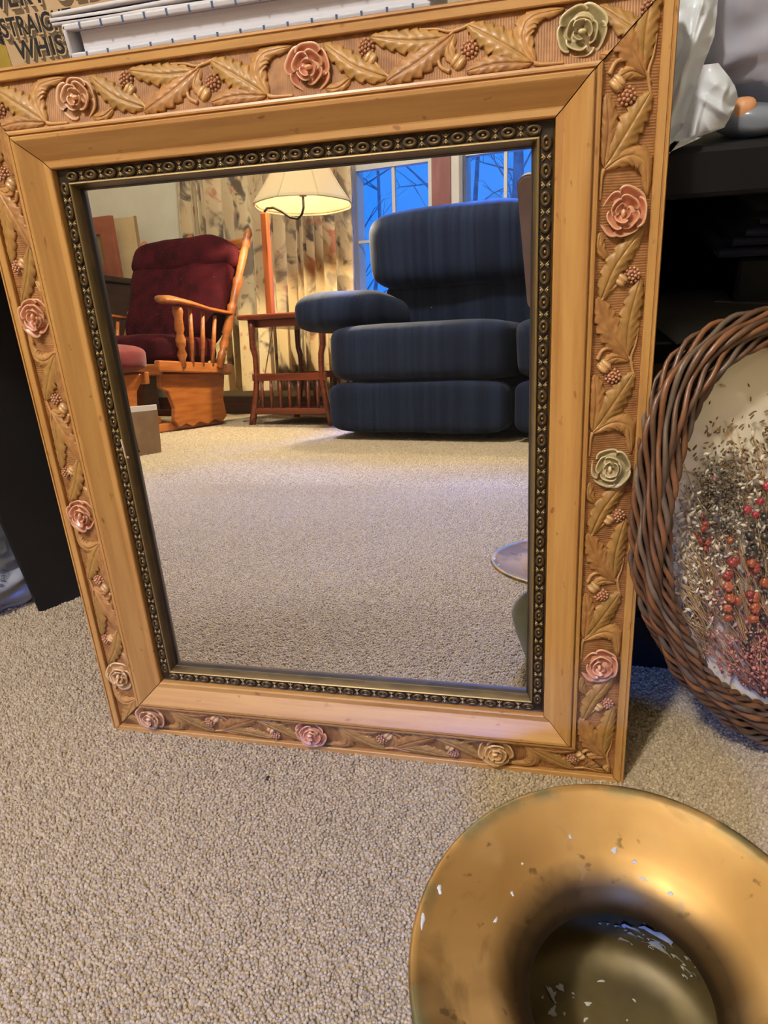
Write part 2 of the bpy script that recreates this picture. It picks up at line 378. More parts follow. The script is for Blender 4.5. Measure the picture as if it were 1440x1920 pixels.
#SECTION_MIRROR
# ------------------------------------------------------------------ framed mirror (local: X right, Y up the frame, Z to the viewer)
W, H = 0.385, 0.45234
mir = empty('framed_mirror', (0, 0, 0), (PI / 2 - THETA, 0, 0))
tag(mir, 'leaning mirror in a carved honey-gold frame with roses and leaves', 'mirror')
def wood(name, c1, c2, c3, rough, sc):
    m = bpy.data.materials.new(name); m.use_nodes = True; n = m.node_tree.nodes; l = m.node_tree.links; b = n['Principled BSDF']
    t = n.new('ShaderNodeTexCoord'); mp = n.new('ShaderNodeMapping'); mp.inputs['Scale'].default_value = (1, 14, 14); l.new(t.outputs['Object'], mp.inputs[0])
    nz = n.new('ShaderNodeTexNoise'); nz.inputs['Scale'].default_value = sc; nz.inputs['Detail'].default_value = 6; nz.inputs['Roughness'].default_value = .6; l.new(mp.outputs[0], nz.inputs['Vector'])
    r = n.new('ShaderNodeValToRGB'); r.color_ramp.elements[0].position = .36; r.color_ramp.elements[1].position = .62
    r.color_ramp.elements[0].color = (*c1, 1); r.color_ramp.elements[1].color = (*c2, 1); l.new(nz.outputs['Fac'], r.inputs[0])
    n2 = n.new('ShaderNodeTexNoise'); n2.inputs['Scale'].default_value = 95; n2.inputs['Detail'].default_value = 3
    mp2 = n.new('ShaderNodeMapping'); mp2.inputs['Scale'].default_value = (1, 2.2, 2.2); l.new(t.outputs['Object'], mp2.inputs[0]); l.new(mp2.outputs[0], n2.inputs['Vector'])
    r2 = n.new('ShaderNodeValToRGB'); r2.color_ramp.elements[0].position = .66; r2.color_ramp.elements[1].position = .74; r2.color_ramp.elements[0].color = (0, 0, 0, 1); r2.color_ramp.elements[1].color = (.75, .75, .75, 1)
    l.new(n2.outputs['Fac'], r2.inputs[0])
    mx = n.new('ShaderNodeMix'); mx.data_type = 'RGBA'; l.new(r2.outputs[0], mx.inputs[0]); l.new(r.outputs[0], mx.inputs[6]); mx.inputs[7].default_value = (*c3, 1)
    l.new(mx.outputs[2], b.inputs['Base Color']); b.inputs['Roughness'].default_value = rough; b.inputs['Coat Weight'].default_value = .25; b.inputs['Coat Roughness'].default_value = .3
    bp = n.new('ShaderNodeBump'); bp.inputs['Strength'].default_value = .25; bp.inputs['Distance'].default_value = .0006; l.new(nz.outputs['Fac'], bp.inputs['Height']); l.new(bp.outputs[0], b.inputs['Normal'])
    return m
M_honey = wood('honey_wood', srgb(176, 124, 64), srgb(198, 148, 82), srgb(128, 78, 36), .42, 9)
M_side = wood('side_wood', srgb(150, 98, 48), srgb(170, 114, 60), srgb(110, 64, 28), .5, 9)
def frieze_mat():
    m = bpy.data.materials.new('frieze_ground'); m.use_nodes = True; n = m.node_tree.nodes; l = m.node_tree.links; b = n['Principled BSDF']
    t = n.new('ShaderNodeTexCoord'); nz = n.new('ShaderNodeTexNoise'); nz.inputs['Scale'].default_value = 120; l.new(t.outputs['Object'], nz.inputs['Vector'])
    r = n.new('ShaderNodeValToRGB'); r.color_ramp.elements[0].color = (*srgb(138, 90, 48), 1); r.color_ramp.elements[1].color = (*srgb(172, 120, 70), 1); r.color_ramp.elements[0].position = .35; r.color_ramp.elements[1].position = .65
    l.new(nz.outputs['Fac'], r.inputs[0]); l.new(r.outputs[0], b.inputs['Base Color']); b.inputs['Roughness'].default_value = .55
    wv = n.new('ShaderNodeTexWave'); wv.wave_type = 'BANDS'; wv.bands_direction = 'X'; wv.inputs['Scale'].default_value = 250; wv.inputs['Distortion'].default_value = 1.0; wv.inputs['Detail'].default_value = 1
    l.new(t.outputs['Object'], wv.inputs['Vector']); bp = n.new('ShaderNodeBump'); bp.inputs['Strength'].default_value = .4; bp.inputs['Distance'].default_value = .0005
    l.new(wv.outputs['Fac'], bp.inputs['Height']); l.new(bp.outputs[0], b.inputs['Normal'])
    return m
M_frieze = frieze_mat()
EDGE = (srgb(220, 170, 112), .53, .64)
M_leaf = [mat('carved_leaf_gold', srgb(168, 118, 62), srgb(190, 140, 80), rough=.5, scale=160, edge=EDGE, rnd=.08, coat=.08),
          mat('carved_leaf_olive', srgb(152, 112, 54), srgb(178, 132, 70), rough=.5, scale=160, edge=EDGE, rnd=.10, coat=.08),
          mat('carved_leaf_brown', srgb(156, 106, 56), srgb(182, 130, 74), rough=.5, scale=160, edge=EDGE, rnd=.08, coat=.08)]
M_rose = {'pink': mat('carved_rose_pink', srgb(176, 98, 70), srgb(204, 136, 100), rough=.36, scale=150, edge=(srgb(232, 180, 138), .515, .59), coat=.25),
          'dusky': mat('carved_rose_dusky', srgb(164, 108, 72), srgb(190, 134, 92), rough=.36, scale=150, edge=(srgb(232, 186, 142), .515, .59), coat=.25),
          'grey': mat('carved_rose_grey_green', srgb(136, 122, 82), srgb(168, 150, 108), rough=.32, scale=150, edge=(srgb(226, 204, 156), .515, .59), coat=.3),
          'gold': mat('carved_rose_gold', srgb(176, 128, 72), srgb(200, 154, 94), rough=.36, scale=150, edge=(srgb(234, 196, 146), .515, .59), coat=.25)}
M_berry = [mat('carved_berry_brown', srgb(128, 74, 46), srgb(150, 92, 62), rough=.35, scale=200, edge=(srgb(190, 134, 96), .54, .66), coat=.3, rnd=.12)]
M_bud = mat('carved_bud_grey', srgb(146, 112, 62), srgb(150, 132, 86), rough=.34, scale=150, edge=EDGE, coat=.3, rnd=.12)
mm = .001
PROF = [(0, -20), (0, -1), (.5, -.1), (1.5, 0), (1.8, -.9), (2.2, -.9), (2.5, 0), (6.0, 0), (6.5, -.4), (6.6, -3), (31.6, 4.0), (32.0, 6.0), (32.3, 7.6), (33.4, 8.0), (34.3, 8.0), (34.6, 6.9), (35.1, 6.9), (35.4, 8.9), (36, 9.4), (37.6, 9.4), (38.2, 9.1), (40, 7.9), (42, 6.55), (44, 5.2), (46, 3.85), (48.3, 2.2), (49, 2.1), (51.8, 2.3), (52.4, 1.9), (52.7, 1.2), (52.8, -6), (52.8, -20)]
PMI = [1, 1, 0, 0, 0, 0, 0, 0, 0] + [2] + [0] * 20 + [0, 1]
def fz(a): return -3 + (a - 6.6) * 7 / 25.0
LOCS = {'top': ((0, H, 0), 0, W), 'right': ((W, H, 0), -PI / 2, H), 'bottom': ((W, 0, 0), PI, W), 'left': ((0, 0, 0), PI / 2, H)}
def sweep_rail(prof, L, ntt=2):
    V = []; F = []; mi = []; npf = len(prof)
    for k in range(ntt):
        f = k / (ntt - 1)
        for a, z in prof: V.append((((a * (1 - f)) + (L * 1000 - a) * f) * mm, -a * mm, z * mm))
    for k in range(ntt - 1):
        for i in range(npf - 1): F.append((k * npf + i, k * npf + i + 1, (k + 1) * npf + i + 1, (k + 1) * npf + i))
    return V, F
rails = {}
for side, (loc, rz, L) in LOCS.items():
    V, F = sweep_rail(PROF, L - .0007)
    V = [(x + .00035, y, z) for x, y, z in V]
    npf = len(PROF)
    F.append(tuple(range(npf))[::-1]); F.append(tuple(npf + i for i in range(npf)))
    rails[side] = mk('frame_rail', V, F, [M_honey, M_side, M_frieze], mir, False, PMI[:npf - 1] + [1, 1], loc, (0, 0, rz))
rails['top']['label'] = 'top rail of the frame with carved frieze'; rails['bottom']['label'] = 'bottom rail of the frame resting on the carpet'

# carved motifs, in mm: t along the rail (clockwise), a inward from the outer edge
def spine(pts, n):
    P = [np.array(p, float) for p in pts]
    if len(P) == 2: return [P[0] + (P[1] - P[0]) * i / (n - 1) for i in range(n)]
    out = []; m = len(P) - 1
    for i in range(n):
        s = i / (n - 1) * m; k = min(int(s), m - 1); f = s - k
        p0 = P[max(k - 1, 0)]; p1 = P[k]; p2 = P[k + 1]; p3 = P[min(k + 2, m)]
        out.append(.5 * ((2 * p1) + (-p0 + p2) * f + (2 * p0 - 5 * p1 + 4 * p2 - p3) * f * f + (-p0 + 3 * p1 - 3 * p2 + p3) * f ** 3))
    return out
VS = [-1.0, -1.0, -.82, -.6, -.38, -.17, -.06, 0, .06, .17, .38, .6, .82, 1.0, 1.0]
def leafVF(pts, hw, teeth=6, h=2.6, ns=54, lift=.3, roll=0.0):
    sp = spine(pts, ns); V = []; F = []; nv = len(VS)
    for i in range(ns):
        s = i / (ns - 1); p = sp[i]; d = sp[min(i + 1, ns - 1)] - sp[max(i - 1, 0)]; d = d / (np.linalg.norm(d) + 1e-9); nrm = np.array([-d[1], d[0]])
        wv = hw * (math.sin(PI * min(1, max(0, s)) ** .82) ** .72) if 0 < s < 1 else 0
        ph = (s * teeth) % 1.0; saw = (1 - .30 * ph ** 1.5) if .08 < s < .95 else .9
        for j, v in enumerate(VS):
            ww = wv * v * (1 - (1 - saw) * abs(v) ** 2)
            q = p + nrm * ww + d * (abs(v) ** 1.5 * wv * .35)
            av = abs(v); z = h * (.35 + .65 * math.sin(PI * s) ** .6) * (1 - .72 * av ** 1.8)
            z -= 1.0 * math.exp(-(v / .075) ** 2) * (1 - .5 * s)
            z += .34 * math.sin((s * teeth - av * 1.1) * 2 * PI) * math.sin(PI * av) * math.sin(PI * s)
            z += lift * s + roll * v * math.sin(PI * s)
            if j in (0, len(VS) - 1): z = -.5
            else: z = max(z, .45)
            a = min(max(q[1], 6.9), 31.8)
            V.append((q[0], -a, fz(a) + z))
    for i in range(ns - 1):
        for j in range(nv - 1): F.append((i * nv + j, (i + 1) * nv + j, (i + 1) * nv + j + 1, i * nv + j + 1))
    return V, F
def roseVF(t, a, Rr, seed=0, sq=1.0):
    rd = random.Random(seed); mb = MB(); bz = fz(a)
    def petal(ang, r0, r1, span, z0, z1, cup, tilt):
        nu, nv = 9, 13; V = []; F = []
        for i in range(nu + 1):
            f = min(i, nu - 1) / (nu - 1)
            for j in range(nv):
                g = -1 + 2 * j / (nv - 1); th = ang + span * g * (.62 + .38 * f)
                rr = r0 + (r1 * (1 - .20 * abs(g) ** 3 - .05 * math.cos(g * PI)) - r0) * f
                z = z0 + (z1 - z0) * f + cup * math.sin(PI * f ** .8) * (-1) + cup * 1.5 * f ** 4 - .8 * abs(g) ** 2.5 * (1 - .3 * f) + tilt * g
                z -= max(0, f - .9) * 6
                if i == nu: z -= 1.6; rr -= .12
                V.append((t + rr * math.cos(th) * sq, -a + rr * math.sin(th), bz + z))
        for i in range(nu):
            for j in range(nv - 1): F.append((i * nv + j, (i + 1) * nv + j, (i + 1) * nv + j + 1, i * nv + j + 1))
        mb.add((V, F))
    b = rd.uniform(0, 1.2)
    mb.add(sphereVF((t, -a, bz - .4), Rr * .78, 20, 8, (sq, 1, .28)))
    for k in range(5): petal(b + k * 2 * PI / 5 + rd.uniform(-.18, .18), Rr * .3, Rr * rd.uniform(.88, 1.08), .76, 2.0, 2.0, 1.25, rd.choice((.9, 1.1, -.9)))
    b += .6
    for k in range(4): petal(b + k * PI / 2 + rd.uniform(-.3, .3), Rr * .14, Rr * rd.uniform(.54, .72), .82, 2.8, 3.8, 1.1, rd.choice((1.0, -1.0, .8)))
    b += .7
    for k in range(3): petal(b + k * 2 * PI / 3 + rd.uniform(-.35, .35), Rr * .04, Rr * rd.uniform(.30, .44), .95, 3.8, 5.2, .9, .8)
    mb.add(sphereVF((t + .4, -a, bz + 3.9), Rr * .15, 10, 6, (1.2, .7, 1.0)))
    return mb.V, mb.F
def berriesVF(t, a, r, seed=0):
    rd = random.Random(seed); mb = MB(); bz = fz(a)
    mb.add(sphereVF((t, -a, bz), r * .95, 12, 6, (1, 1, .55)))
    pts = [(0, 0)] + [(r * .5 * math.cos(k * PI / 3 + .3), r * .5 * math.sin(k * PI / 3 + .3)) for k in range(6)] + [(r * .95 * math.cos(k * 2 * PI / 11), r * .95 * math.sin(k * 2 * PI / 11)) for k in range(11)]
    for x, y in pts:
        d = math.hypot(x, y) / r; mb.add(sphereVF((t + x, -a + y, bz + 2.4 - 1.7 * d * d), r * .27 * rd.uniform(.9, 1.08), 8, 5))
    return mb.V, mb.F
def budVF(t, a, r, ang):
    mb = MB(); bz = fz(a); ca, sa = math.cos(ang), math.sin(ang)
    for off, rr, hh in ((-.45, .62, 1.1), (.45, .62, 1.0), (0, .8, .8)):
        cx = t - sa * off * r; cy = -a + ca * off * r
        V, F = sphereVF((0, 0, 0), 1, 12, 7); V = [(cx + ca * x * r * 1.15 - sa * y * r * rr, cy + sa * x * r * 1.15 + ca * y * r * rr, bz + .4 + z * r * .72 * hh) for x, y, z in V]
        mb.add((V, F))
    return mb.V, mb.F
def stemVF(pts, r0, r1, n=22):
    sp = spine(pts, n); return tubeVF([(p[0], -p[1], fz(p[1]) + .5) for p in sp], [r0 + (r1 - r0) * i / (n - 1) for i in range(n)], 8)
MOTIF = [  # name, kind of geometry, material index
    ('leaf', leafVF([(40.5, 28.2), (24, 21.5), (7.5, 9.2)], 6.16, 7, 2.7), 1, 'L'),
    ('bud', budVF(31.6, 19.0, 3.0, .9), 0, 'U'),
    ('berry_cluster', berriesVF(29.6, 13.6, 3.6, 1), 0, 'B'),
    ('stem', stemVF([(42, 29), (38, 25.5), (34, 21)], 1.0, .8), 0, 'L'),
    ('leaf', leafVF([(71.6, 13.2), (57, 22.5), (39.5, 30.2)], 7.02, 8, 2.7), 2, 'L'),
    ('leaf', leafVF([(69.6, 14.0), (52, 13.6), (31.5, 9.2)], 6.16, 8, 2.6), 1, 'L'),
    ('stem', stemVF([(56, 8.8), (64, 9.6), (72, 11.5), (82, 9.2)], .5, .8), 0, 'L'),
    ('curled_stem', stemVF([(75, 10.2), (69.5, 14), (65.6, 20), (66.2, 26), (71, 28.9)], .6, 1.15), 2, 'L'),
    ('leaf', leafVF([(73, 12.5), (70.5, 19), (73, 25.5)], 3.73, 3, 1.6, 26), 0, 'L'),
    ('bud', budVF(74.9, 25.2, 3.2, .8), 0, 'U'),
    ('berry_cluster', berriesVF(80.2, 20.6, 3.7, 2), 0, 'B'),
    ('leaf', leafVF([(109.8, 29.4), (93, 28.2), (78.8, 29.8)], 5.16, 7, 2.4), 2, 'L'),
    ('leaf', leafVF([(109.2, 28.6), (95, 19.5), (79.3, 9.8)], 7.17, 8, 2.8), 1, 'L'),
    ('calyx_leaf', leafVF([(111, 29.6), (106.3, 22), (105.6, 15.5), (110, 10.2), (124, 8.6)], 5.73, 6, 2.9, 60, .2, 1.0), 0, 'L'),
    ('stem', stemVF([(110.6, 29.6), (114, 30.6), (124, 31.0)], 1.1, .7), 0, 'L'),
    ('leaf', leafVF([(21.5, 26.3), (15, 30.2), (8.5, 29.8)], 3.29, 3, 2.0, 26), 0, 'L'),
]
def mesh_of(name, VF, m):
    me = bpy.data.meshes.new(name); me.from_pydata([(x * mm, y * mm, z * mm) for x, y, z in VF[0]], [], VF[1]); me.materials.append(m)
    me.polygons.foreach_set('use_smooth', [True] * len(me.polygons)); me.update(); return me
def motif_material(k, idx): return M_leaf[idx] if k == 'L' else (M_bud if k == 'U' else M_berry[idx])
MESHES = [(nm, mesh_of(nm, vf, motif_material(k, idx)), min(v[0] for v in vf[0]), max(v[0] for v in vf[0])) for nm, vf, idx, k in MOTIF]
ROSES = {s: mesh_of('rose', roseVF(0, 19.6, 11.6, i + 3, 1.05), M_rose[s]) for i, s in enumerate(('pink', 'dusky', 'grey', 'gold'))}
PHASE = {'right': [(-33.3, None), (97.1, 'pink'), (228.2, 'grey'), (357.6, 'pink')],
         'top': [(-53, None), (78.4, 'dusky'), (211.5, 'pink'), (343.0, 'grey')],
         'left': [(-74, None), (56.0, 'gold'), (186.7, 'pink'), (319.2, 'pink'), (450, None)],
         'bottom': [(-47, None), (84.0, 'gold'), (216.9, 'pink'), (347.1, 'dusky')]}
def place_motif(rail, me, name, t0, lo, hi, L, label=None):
    lo += t0; hi += t0; Lm = L * 1000
    if hi < 8 or lo > Lm - 8: return
    if lo > 34 and hi < Lm - 34:
        o = link(name, me, rails[rail], (t0 * mm, 0, 0))
    else:                                                       # cut along the mitre
        bm = bmesh.new(); bm.from_mesh(me); bmesh.ops.translate(bm, vec=(t0 * mm, 0, 0), verts=bm.verts)
        bmesh.ops.bisect_plane(bm, geom=bm.verts[:] + bm.edges[:] + bm.faces[:], plane_co=(0.0004, 0, 0), plane_no=(-1, -1, 0), clear_outer=True)
        bmesh.ops.bisect_plane(bm, geom=bm.verts[:] + bm.edges[:] + bm.faces[:], plane_co=(L - .0004, 0, 0), plane_no=(1, -1, 0), clear_outer=True)
        if len(bm.faces) < 30: bm.free(); return
        m2 = bpy.data.meshes.new(name); bm.to_mesh(m2); bm.free(); m2.materials.append(me.materials[0]); o = link(name, m2, rails[rail])
    if label: o['label'] = label
    return o
for rail, items in PHASE.items():
    L = LOCS[rail][2]
    for t0, rc in items:
        for (nm, me, lo, hi) in MESHES: place_motif(rail, me, nm, t0, lo, hi, L)
        if rc: place_motif(rail, ROSES[rc], 'rose', t0, -11.5, 11.5, L, {'pink': 'rose painted pink', 'dusky': 'rose painted dusky pink-brown', 'grey': 'rose painted grey-green', 'gold': 'rose in plain gold'}[rc])
# dark beaded liner
M_liner = mat('dark_bronze_gilt', srgb(72, 56, 34), srgb(98, 78, 48), rough=.40, metal=.5, scale=60, edge=(srgb(170, 144, 96), .54, .64), stretch=(1, 3, 3))
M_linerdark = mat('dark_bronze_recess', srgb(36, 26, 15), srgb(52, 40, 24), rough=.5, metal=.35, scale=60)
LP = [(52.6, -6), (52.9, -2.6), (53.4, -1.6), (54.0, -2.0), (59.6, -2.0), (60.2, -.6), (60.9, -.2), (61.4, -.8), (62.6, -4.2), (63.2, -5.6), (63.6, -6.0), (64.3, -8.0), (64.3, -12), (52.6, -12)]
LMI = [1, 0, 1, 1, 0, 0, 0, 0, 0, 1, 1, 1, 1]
def beadVF():
    V = []; F = []; nu, nv = 22, 10
    V, F = gridVF(nu, nv, lambda u, v: (u, v), closed_u=True); out = []
    for u, v in V:
        a = 2 * PI * u; b = PI * (v * 1.0); rr = 1.15
        c = math.cos(b) * rr; z = math.sin(b) * 1.55
        out.append(((2.75 + c) * math.cos(a), (1.72 + c * .95) * math.sin(a), z))
    mb = MB(); mb.add((out, F)); mb.add(sphereVF((0, 0, -.1), 1.15, 8, 4, (1.0, .72, .75)))
    return mb.V, mb.F
me_bead = mesh_of('bead', beadVF(), M_liner)
def dotsVF(t):
    mb = MB()
    for s in (-1, 1):
        mb.add(sphereVF((t, -56.8 + s * 1.75, -1.6), .78, 8, 5)); mb.add(tubeVF([(t - 1.7, -56.8 + s * 2.2, -1.7), (t, -56.8 + s * .5, -1.3), (t + 1.7, -56.8 + s * 2.2, -1.7)], [.35, .5, .35], 5))
    return mb.V, mb.F
for side, (loc, rz, L) in LOCS.items():
    V, F = sweep_rail(LP, L); npf = len(LP); F = F + [tuple(i + 0 for i in range(npf))[::-1], tuple(npf + i for i in range(npf))]
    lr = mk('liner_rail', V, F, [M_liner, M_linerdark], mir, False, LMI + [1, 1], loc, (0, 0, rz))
    span = L * 1000 - 2 * 56.8; nb = round(span / 12.55); st = span / nb; mb = MB()
    for k in range(nb):
        t = 56.8 + st * (k + .5); link('bead', me_bead, lr, (t * mm, -56.8 * mm, -1.75 * mm))
        if k: mb.add(dotsVF(56.8 + st * k))
    mb.V = [(x * mm, y * mm, z * mm) for x, y, z in mb.V]
    ds = mb.build('bead_spacer', M_liner, lr); ds['kind'] = 'stuff'
# silvered glass
M_mirror = bpy.data.materials.new('mirror_silver'); M_mirror.use_nodes = True
n = M_mirror.node_tree.nodes; l = M_mirror.node_tree.links; n.remove(n['Principled BSDF'])
gl = n.new('ShaderNodeBsdfGlossy'); gl.inputs['Roughness'].default_value = 0.0; gl.inputs['Color'].default_value = (.93, .94, .93, 1)
df = n.new('ShaderNodeBsdfDiffuse'); df.inputs['Color'].default_value = (.75, .76, .78, 1)
t = n.new('ShaderNodeTexCoord'); nz = n.new('ShaderNodeTexNoise'); nz.inputs['Scale'].default_value = 700; nz.inputs['Detail'].default_value = 2; l.new(t.outputs['Object'], nz.inputs['Vector'])
rr = n.new('ShaderNodeValToRGB'); rr.color_ramp.elements[0].position = .74; rr.color_ramp.elements[1].position = .80; rr.color_ramp.elements[0].color = (.006, .006, .006, 1); rr.color_ramp.elements[1].color = (.25, .25, .25, 1)
l.new(nz.outputs['Fac'], rr.inputs[0]); mx = n.new('ShaderNodeMixShader'); l.new(rr.outputs[0], mx.inputs[0]); l.new(gl.outputs[0], mx.inputs[1]); l.new(df.outputs[0], mx.inputs[2]); l.new(mx.outputs[0], n['Material Output'].inputs[0])
m_ = .0625
mk('mirror_glass', [(m_, m_, -.0081), (W - m_, m_, -.0081), (W - m_, H - m_, -.0081), (m_, H - m_, -.0081)], [(0, 1, 2, 3)], M_mirror, mir, False)
M_board = mat('backing_board', srgb(110, 86, 60), rough=.9)
M_joint = mat('dark_joint', srgb(24, 15, 9), rough=.9)
for k_, (x_, y_) in enumerate(((0, 0), (W, 0), (W, H), (0, H))):      # dark strip added behind each open mitre to blacken the gap
    sx_, sy_ = (1 if x_ == 0 else -1), (1 if y_ == 0 else -1); d_ = Vector((sx_, sy_, 0)).normalized(); e_ = Vector((-sy_, sx_, 0)).normalized() * .0008
    a_ = Vector((x_, y_, -.004)) + d_ * .004; b_ = Vector((x_, y_, -.004)) + d_ * .040; c_ = b_ + d_ * .033 + Vector((0, 0, -.003))
    P_ = [a_ - e_, b_ - e_, c_ - e_, c_ + e_, b_ + e_, a_ + e_]; V_ = P_ + [p + Vector((0, 0, -.002)) for p in P_]
    mk('mitre_dark_strip', V_, [(0, 1, 4, 5), (1, 2, 3, 4), (11, 10, 7, 6), (10, 9, 8, 7)] + [(i, i + 6, (i + 1) % 6 + 6, (i + 1) % 6) for i in range(6)], M_joint, mir, False)
box('backing_board', (W / 2, H / 2, -.0150), (W - .11, H - .11, .004), M_board, mir, 0)
M_chip = mat('bare_gesso', srgb(222, 204, 178), srgb(190, 160, 130), rough=.8, scale=300)
bm = bmesh.new(); add_box(bm, (0.0607, .2335, -.0003), (.0012, .013, .0012), Euler((0, 0, .06)), .0004, 1); add_box(bm, (.0615, .2275, -.001), (.003, .0014, .001), None, .0003, 1)
o = from_bm('bare_chip', bm, M_chip, mir); o['label'] = 'pale chip in the dark liner'

#SECTION_NEAR
# ------------------------------------------------------------------ brass cuspidor
VC = Vector((.3681, -.1690, 0))
def brass_mat():
    m = bpy.data.materials.new('aged_brass'); m.use_nodes = True; n = m.node_tree.nodes; l = m.node_tree.links; b = n['Principled BSDF']
    t = n.new('ShaderNodeTexCoord')
    def noise(sc, d=4, rot=None, str_=(1, 1, 1), di=0):
        mp = n.new('ShaderNodeMapping'); mp.inputs['Scale'].default_value = str_; l.new(t.outputs['Object'], mp.inputs[0])
        z = n.new('ShaderNodeTexNoise'); z.inputs['Scale'].default_value = sc; z.inputs['Detail'].default_value = d; z.inputs['Distortion'].default_value = di; l.new(mp.outputs[0], z.inputs['Vector']); return z.outputs['Fac']
    def ramp(f, p0, p1, c0=(0, 0, 0), c1=(1, 1, 1)):
        r = n.new('ShaderNodeValToRGB'); r.color_ramp.elements[0].position = p0; r.color_ramp.elements[1].position = p1; r.color_ramp.elements[0].color = (*c0, 1); r.color_ramp.elements[1].color = (*c1, 1); l.new(f, r.inputs[0]); return r.outputs[0]
    def mixc(f, a, bcol):
        x = n.new('ShaderNodeMix'); x.data_type = 'RGBA'; l.new(f, x.inputs[0]); l.new(a, x.inputs[6]); x.inputs[7].default_value = (*bcol, 1); return x.outputs[2]
    def math_(op, a, bv):
        x = n.new('ShaderNodeMath'); x.operation = op; l.new(a, x.inputs[0])
        if isinstance(bv, float): x.inputs[1].default_value = bv
        else: l.new(bv, x.inputs[1])
        return x.outputs[0]
    base = ramp(noise(14, 5), .3, .7, srgb(182, 138, 76), srgb(206, 164, 100))
    c = mixc(math_('MULTIPLY', ramp(noise(24, 6, di=.7), .53, .66), .68), base, srgb(96, 70, 34))
    c = mixc(math_('MULTIPLY', ramp(noise(120, 3), .66, .72), .6), c, srgb(80, 60, 32))
    sp = n.new('ShaderNodeSeparateXYZ'); l.new(t.outputs['Object'], sp.inputs[0])
    r2 = math_('SQRT', math_('ADD', math_('MULTIPLY', sp.outputs['X'], sp.outputs['X']), math_('MULTIPLY', sp.outputs['Y'], sp.outputs['Y'])), .0) if False else None
    x2 = math_('MULTIPLY', sp.outputs['X'], sp.outputs['X']); y2 = math_('MULTIPLY', sp.outputs['Y'], sp.outputs['Y']); rad = math_('POWER', math_('ADD', x2, y2), .5)
    edge = n.new('ShaderNodeMapRange'); edge.inputs['From Min'].default_value = .0800; edge.inputs['From Max'].default_value = .0860; l.new(rad, edge.inputs['Value'])
    ef = math_('MULTIPLY', edge.outputs[0], ramp(noise(40, 4), .42, .58))
    c = mixc(math_('MULTIPLY', ef, .85), c, srgb(120, 118, 84))
    # tarnish and painted shade deepen towards the throat, white plaster flakes stuck inside
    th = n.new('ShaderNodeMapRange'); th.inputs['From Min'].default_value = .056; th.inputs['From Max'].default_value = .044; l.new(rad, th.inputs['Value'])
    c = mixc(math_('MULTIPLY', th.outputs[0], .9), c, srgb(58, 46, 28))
    ins = n.new('ShaderNodeMapRange'); ins.inputs['From Min'].default_value = .058; ins.inputs['From Max'].default_value = .040; l.new(rad, ins.inputs['Value'])
    fl = math_('MULTIPLY', ramp(noise(95, 6, di=.6, str_=(1, 1, 1)), .64, .66), ramp(noise(22, 2), .50, .60))
    fl = math_('MULTIPLY', fl, ins.outputs[0])
    c = mixc(math_('MULTIPLY', fl, .0), c, srgb(205, 205, 195))
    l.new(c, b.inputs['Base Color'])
    met = math_('SUBTRACT', ramp(noise(30, 5, di=.5), .55, .75, (.85, .85, .85), (.45, .45, .45)), fl); l.new(met, b.inputs['Metallic'])
    rg = ramp(noise(26, 5), .3, .7, (.36, .36, .36), (.52, .52, .52)); l.new(rg, b.inputs['Roughness'])
    bp = n.new('ShaderNodeBump'); bp.inputs['Strength'].default_value = .15; bp.inputs['Distance'].default_value = .001; l.new(noise(60, 4), bp.inputs['Height']); l.new(bp.outputs[0], b.inputs['Normal'])
    return m
M_brass = brass_mat()
M_vgreen = mat('green_patina', srgb(122, 132, 104), srgb(104, 116, 96), rough=.42, scale=18, metal=.1, coat=.3)
vs_ = empty('brass_spittoon', VC); tag(vs_, 'tarnished brass spittoon with wide flared rim and white flakes inside', 'spittoon')
lathe('flared_rim', [(.0378, .0722), (.0384, .0757), (.0405, .0792), (.0440, .0828), (.0485, .0861), (.0530, .0885), (.0590, .0909), (.068, .0941), (.078, .0976), (.0835, .0998), (.0862, .1010), (.0876, .1006), (.0880, .0994), (.0868, .0978), (.0835, .0965), (.0775, .0940), (.068, .0905), (.058, .0870), (.0505, .0830), (.0450, .0785), (.0425, .0752), (.0418, .0725)], M_brass, vs_, 96)
o = lathe('body', [(.0418, .0725), (.0425, .0708), (.047, .0690), (.0533, .0662), (.0608, .0608), (.066, .0555), (.0685, .0494), (.0669, .040), (.0645, .0327), (.0578, .0138), (.0535, .005), (.0530, .0006), (.050, .0), (0, .0)], M_vgreen, vs_, 72); o['label'] = 'green-grey bulbous body'
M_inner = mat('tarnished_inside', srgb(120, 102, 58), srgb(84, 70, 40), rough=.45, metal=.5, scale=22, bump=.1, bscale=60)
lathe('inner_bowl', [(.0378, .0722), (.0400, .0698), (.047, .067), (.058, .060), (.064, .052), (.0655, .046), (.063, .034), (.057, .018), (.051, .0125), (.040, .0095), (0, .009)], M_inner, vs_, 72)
M_flake = mat('white_flake', srgb(214, 212, 200), srgb(190, 188, 178), rough=.9, scale=200)
def rimz(r):
    pr = [(.044, .0828), (.0485, .0861), (.0530, .0885), (.059, .0909), (.068, .0941), (.078, .0976), (.0835, .0998), (.0862, .1010)]
    return float(np.interp(r, [p[0] for p in pr], [p[1] for p in pr]))
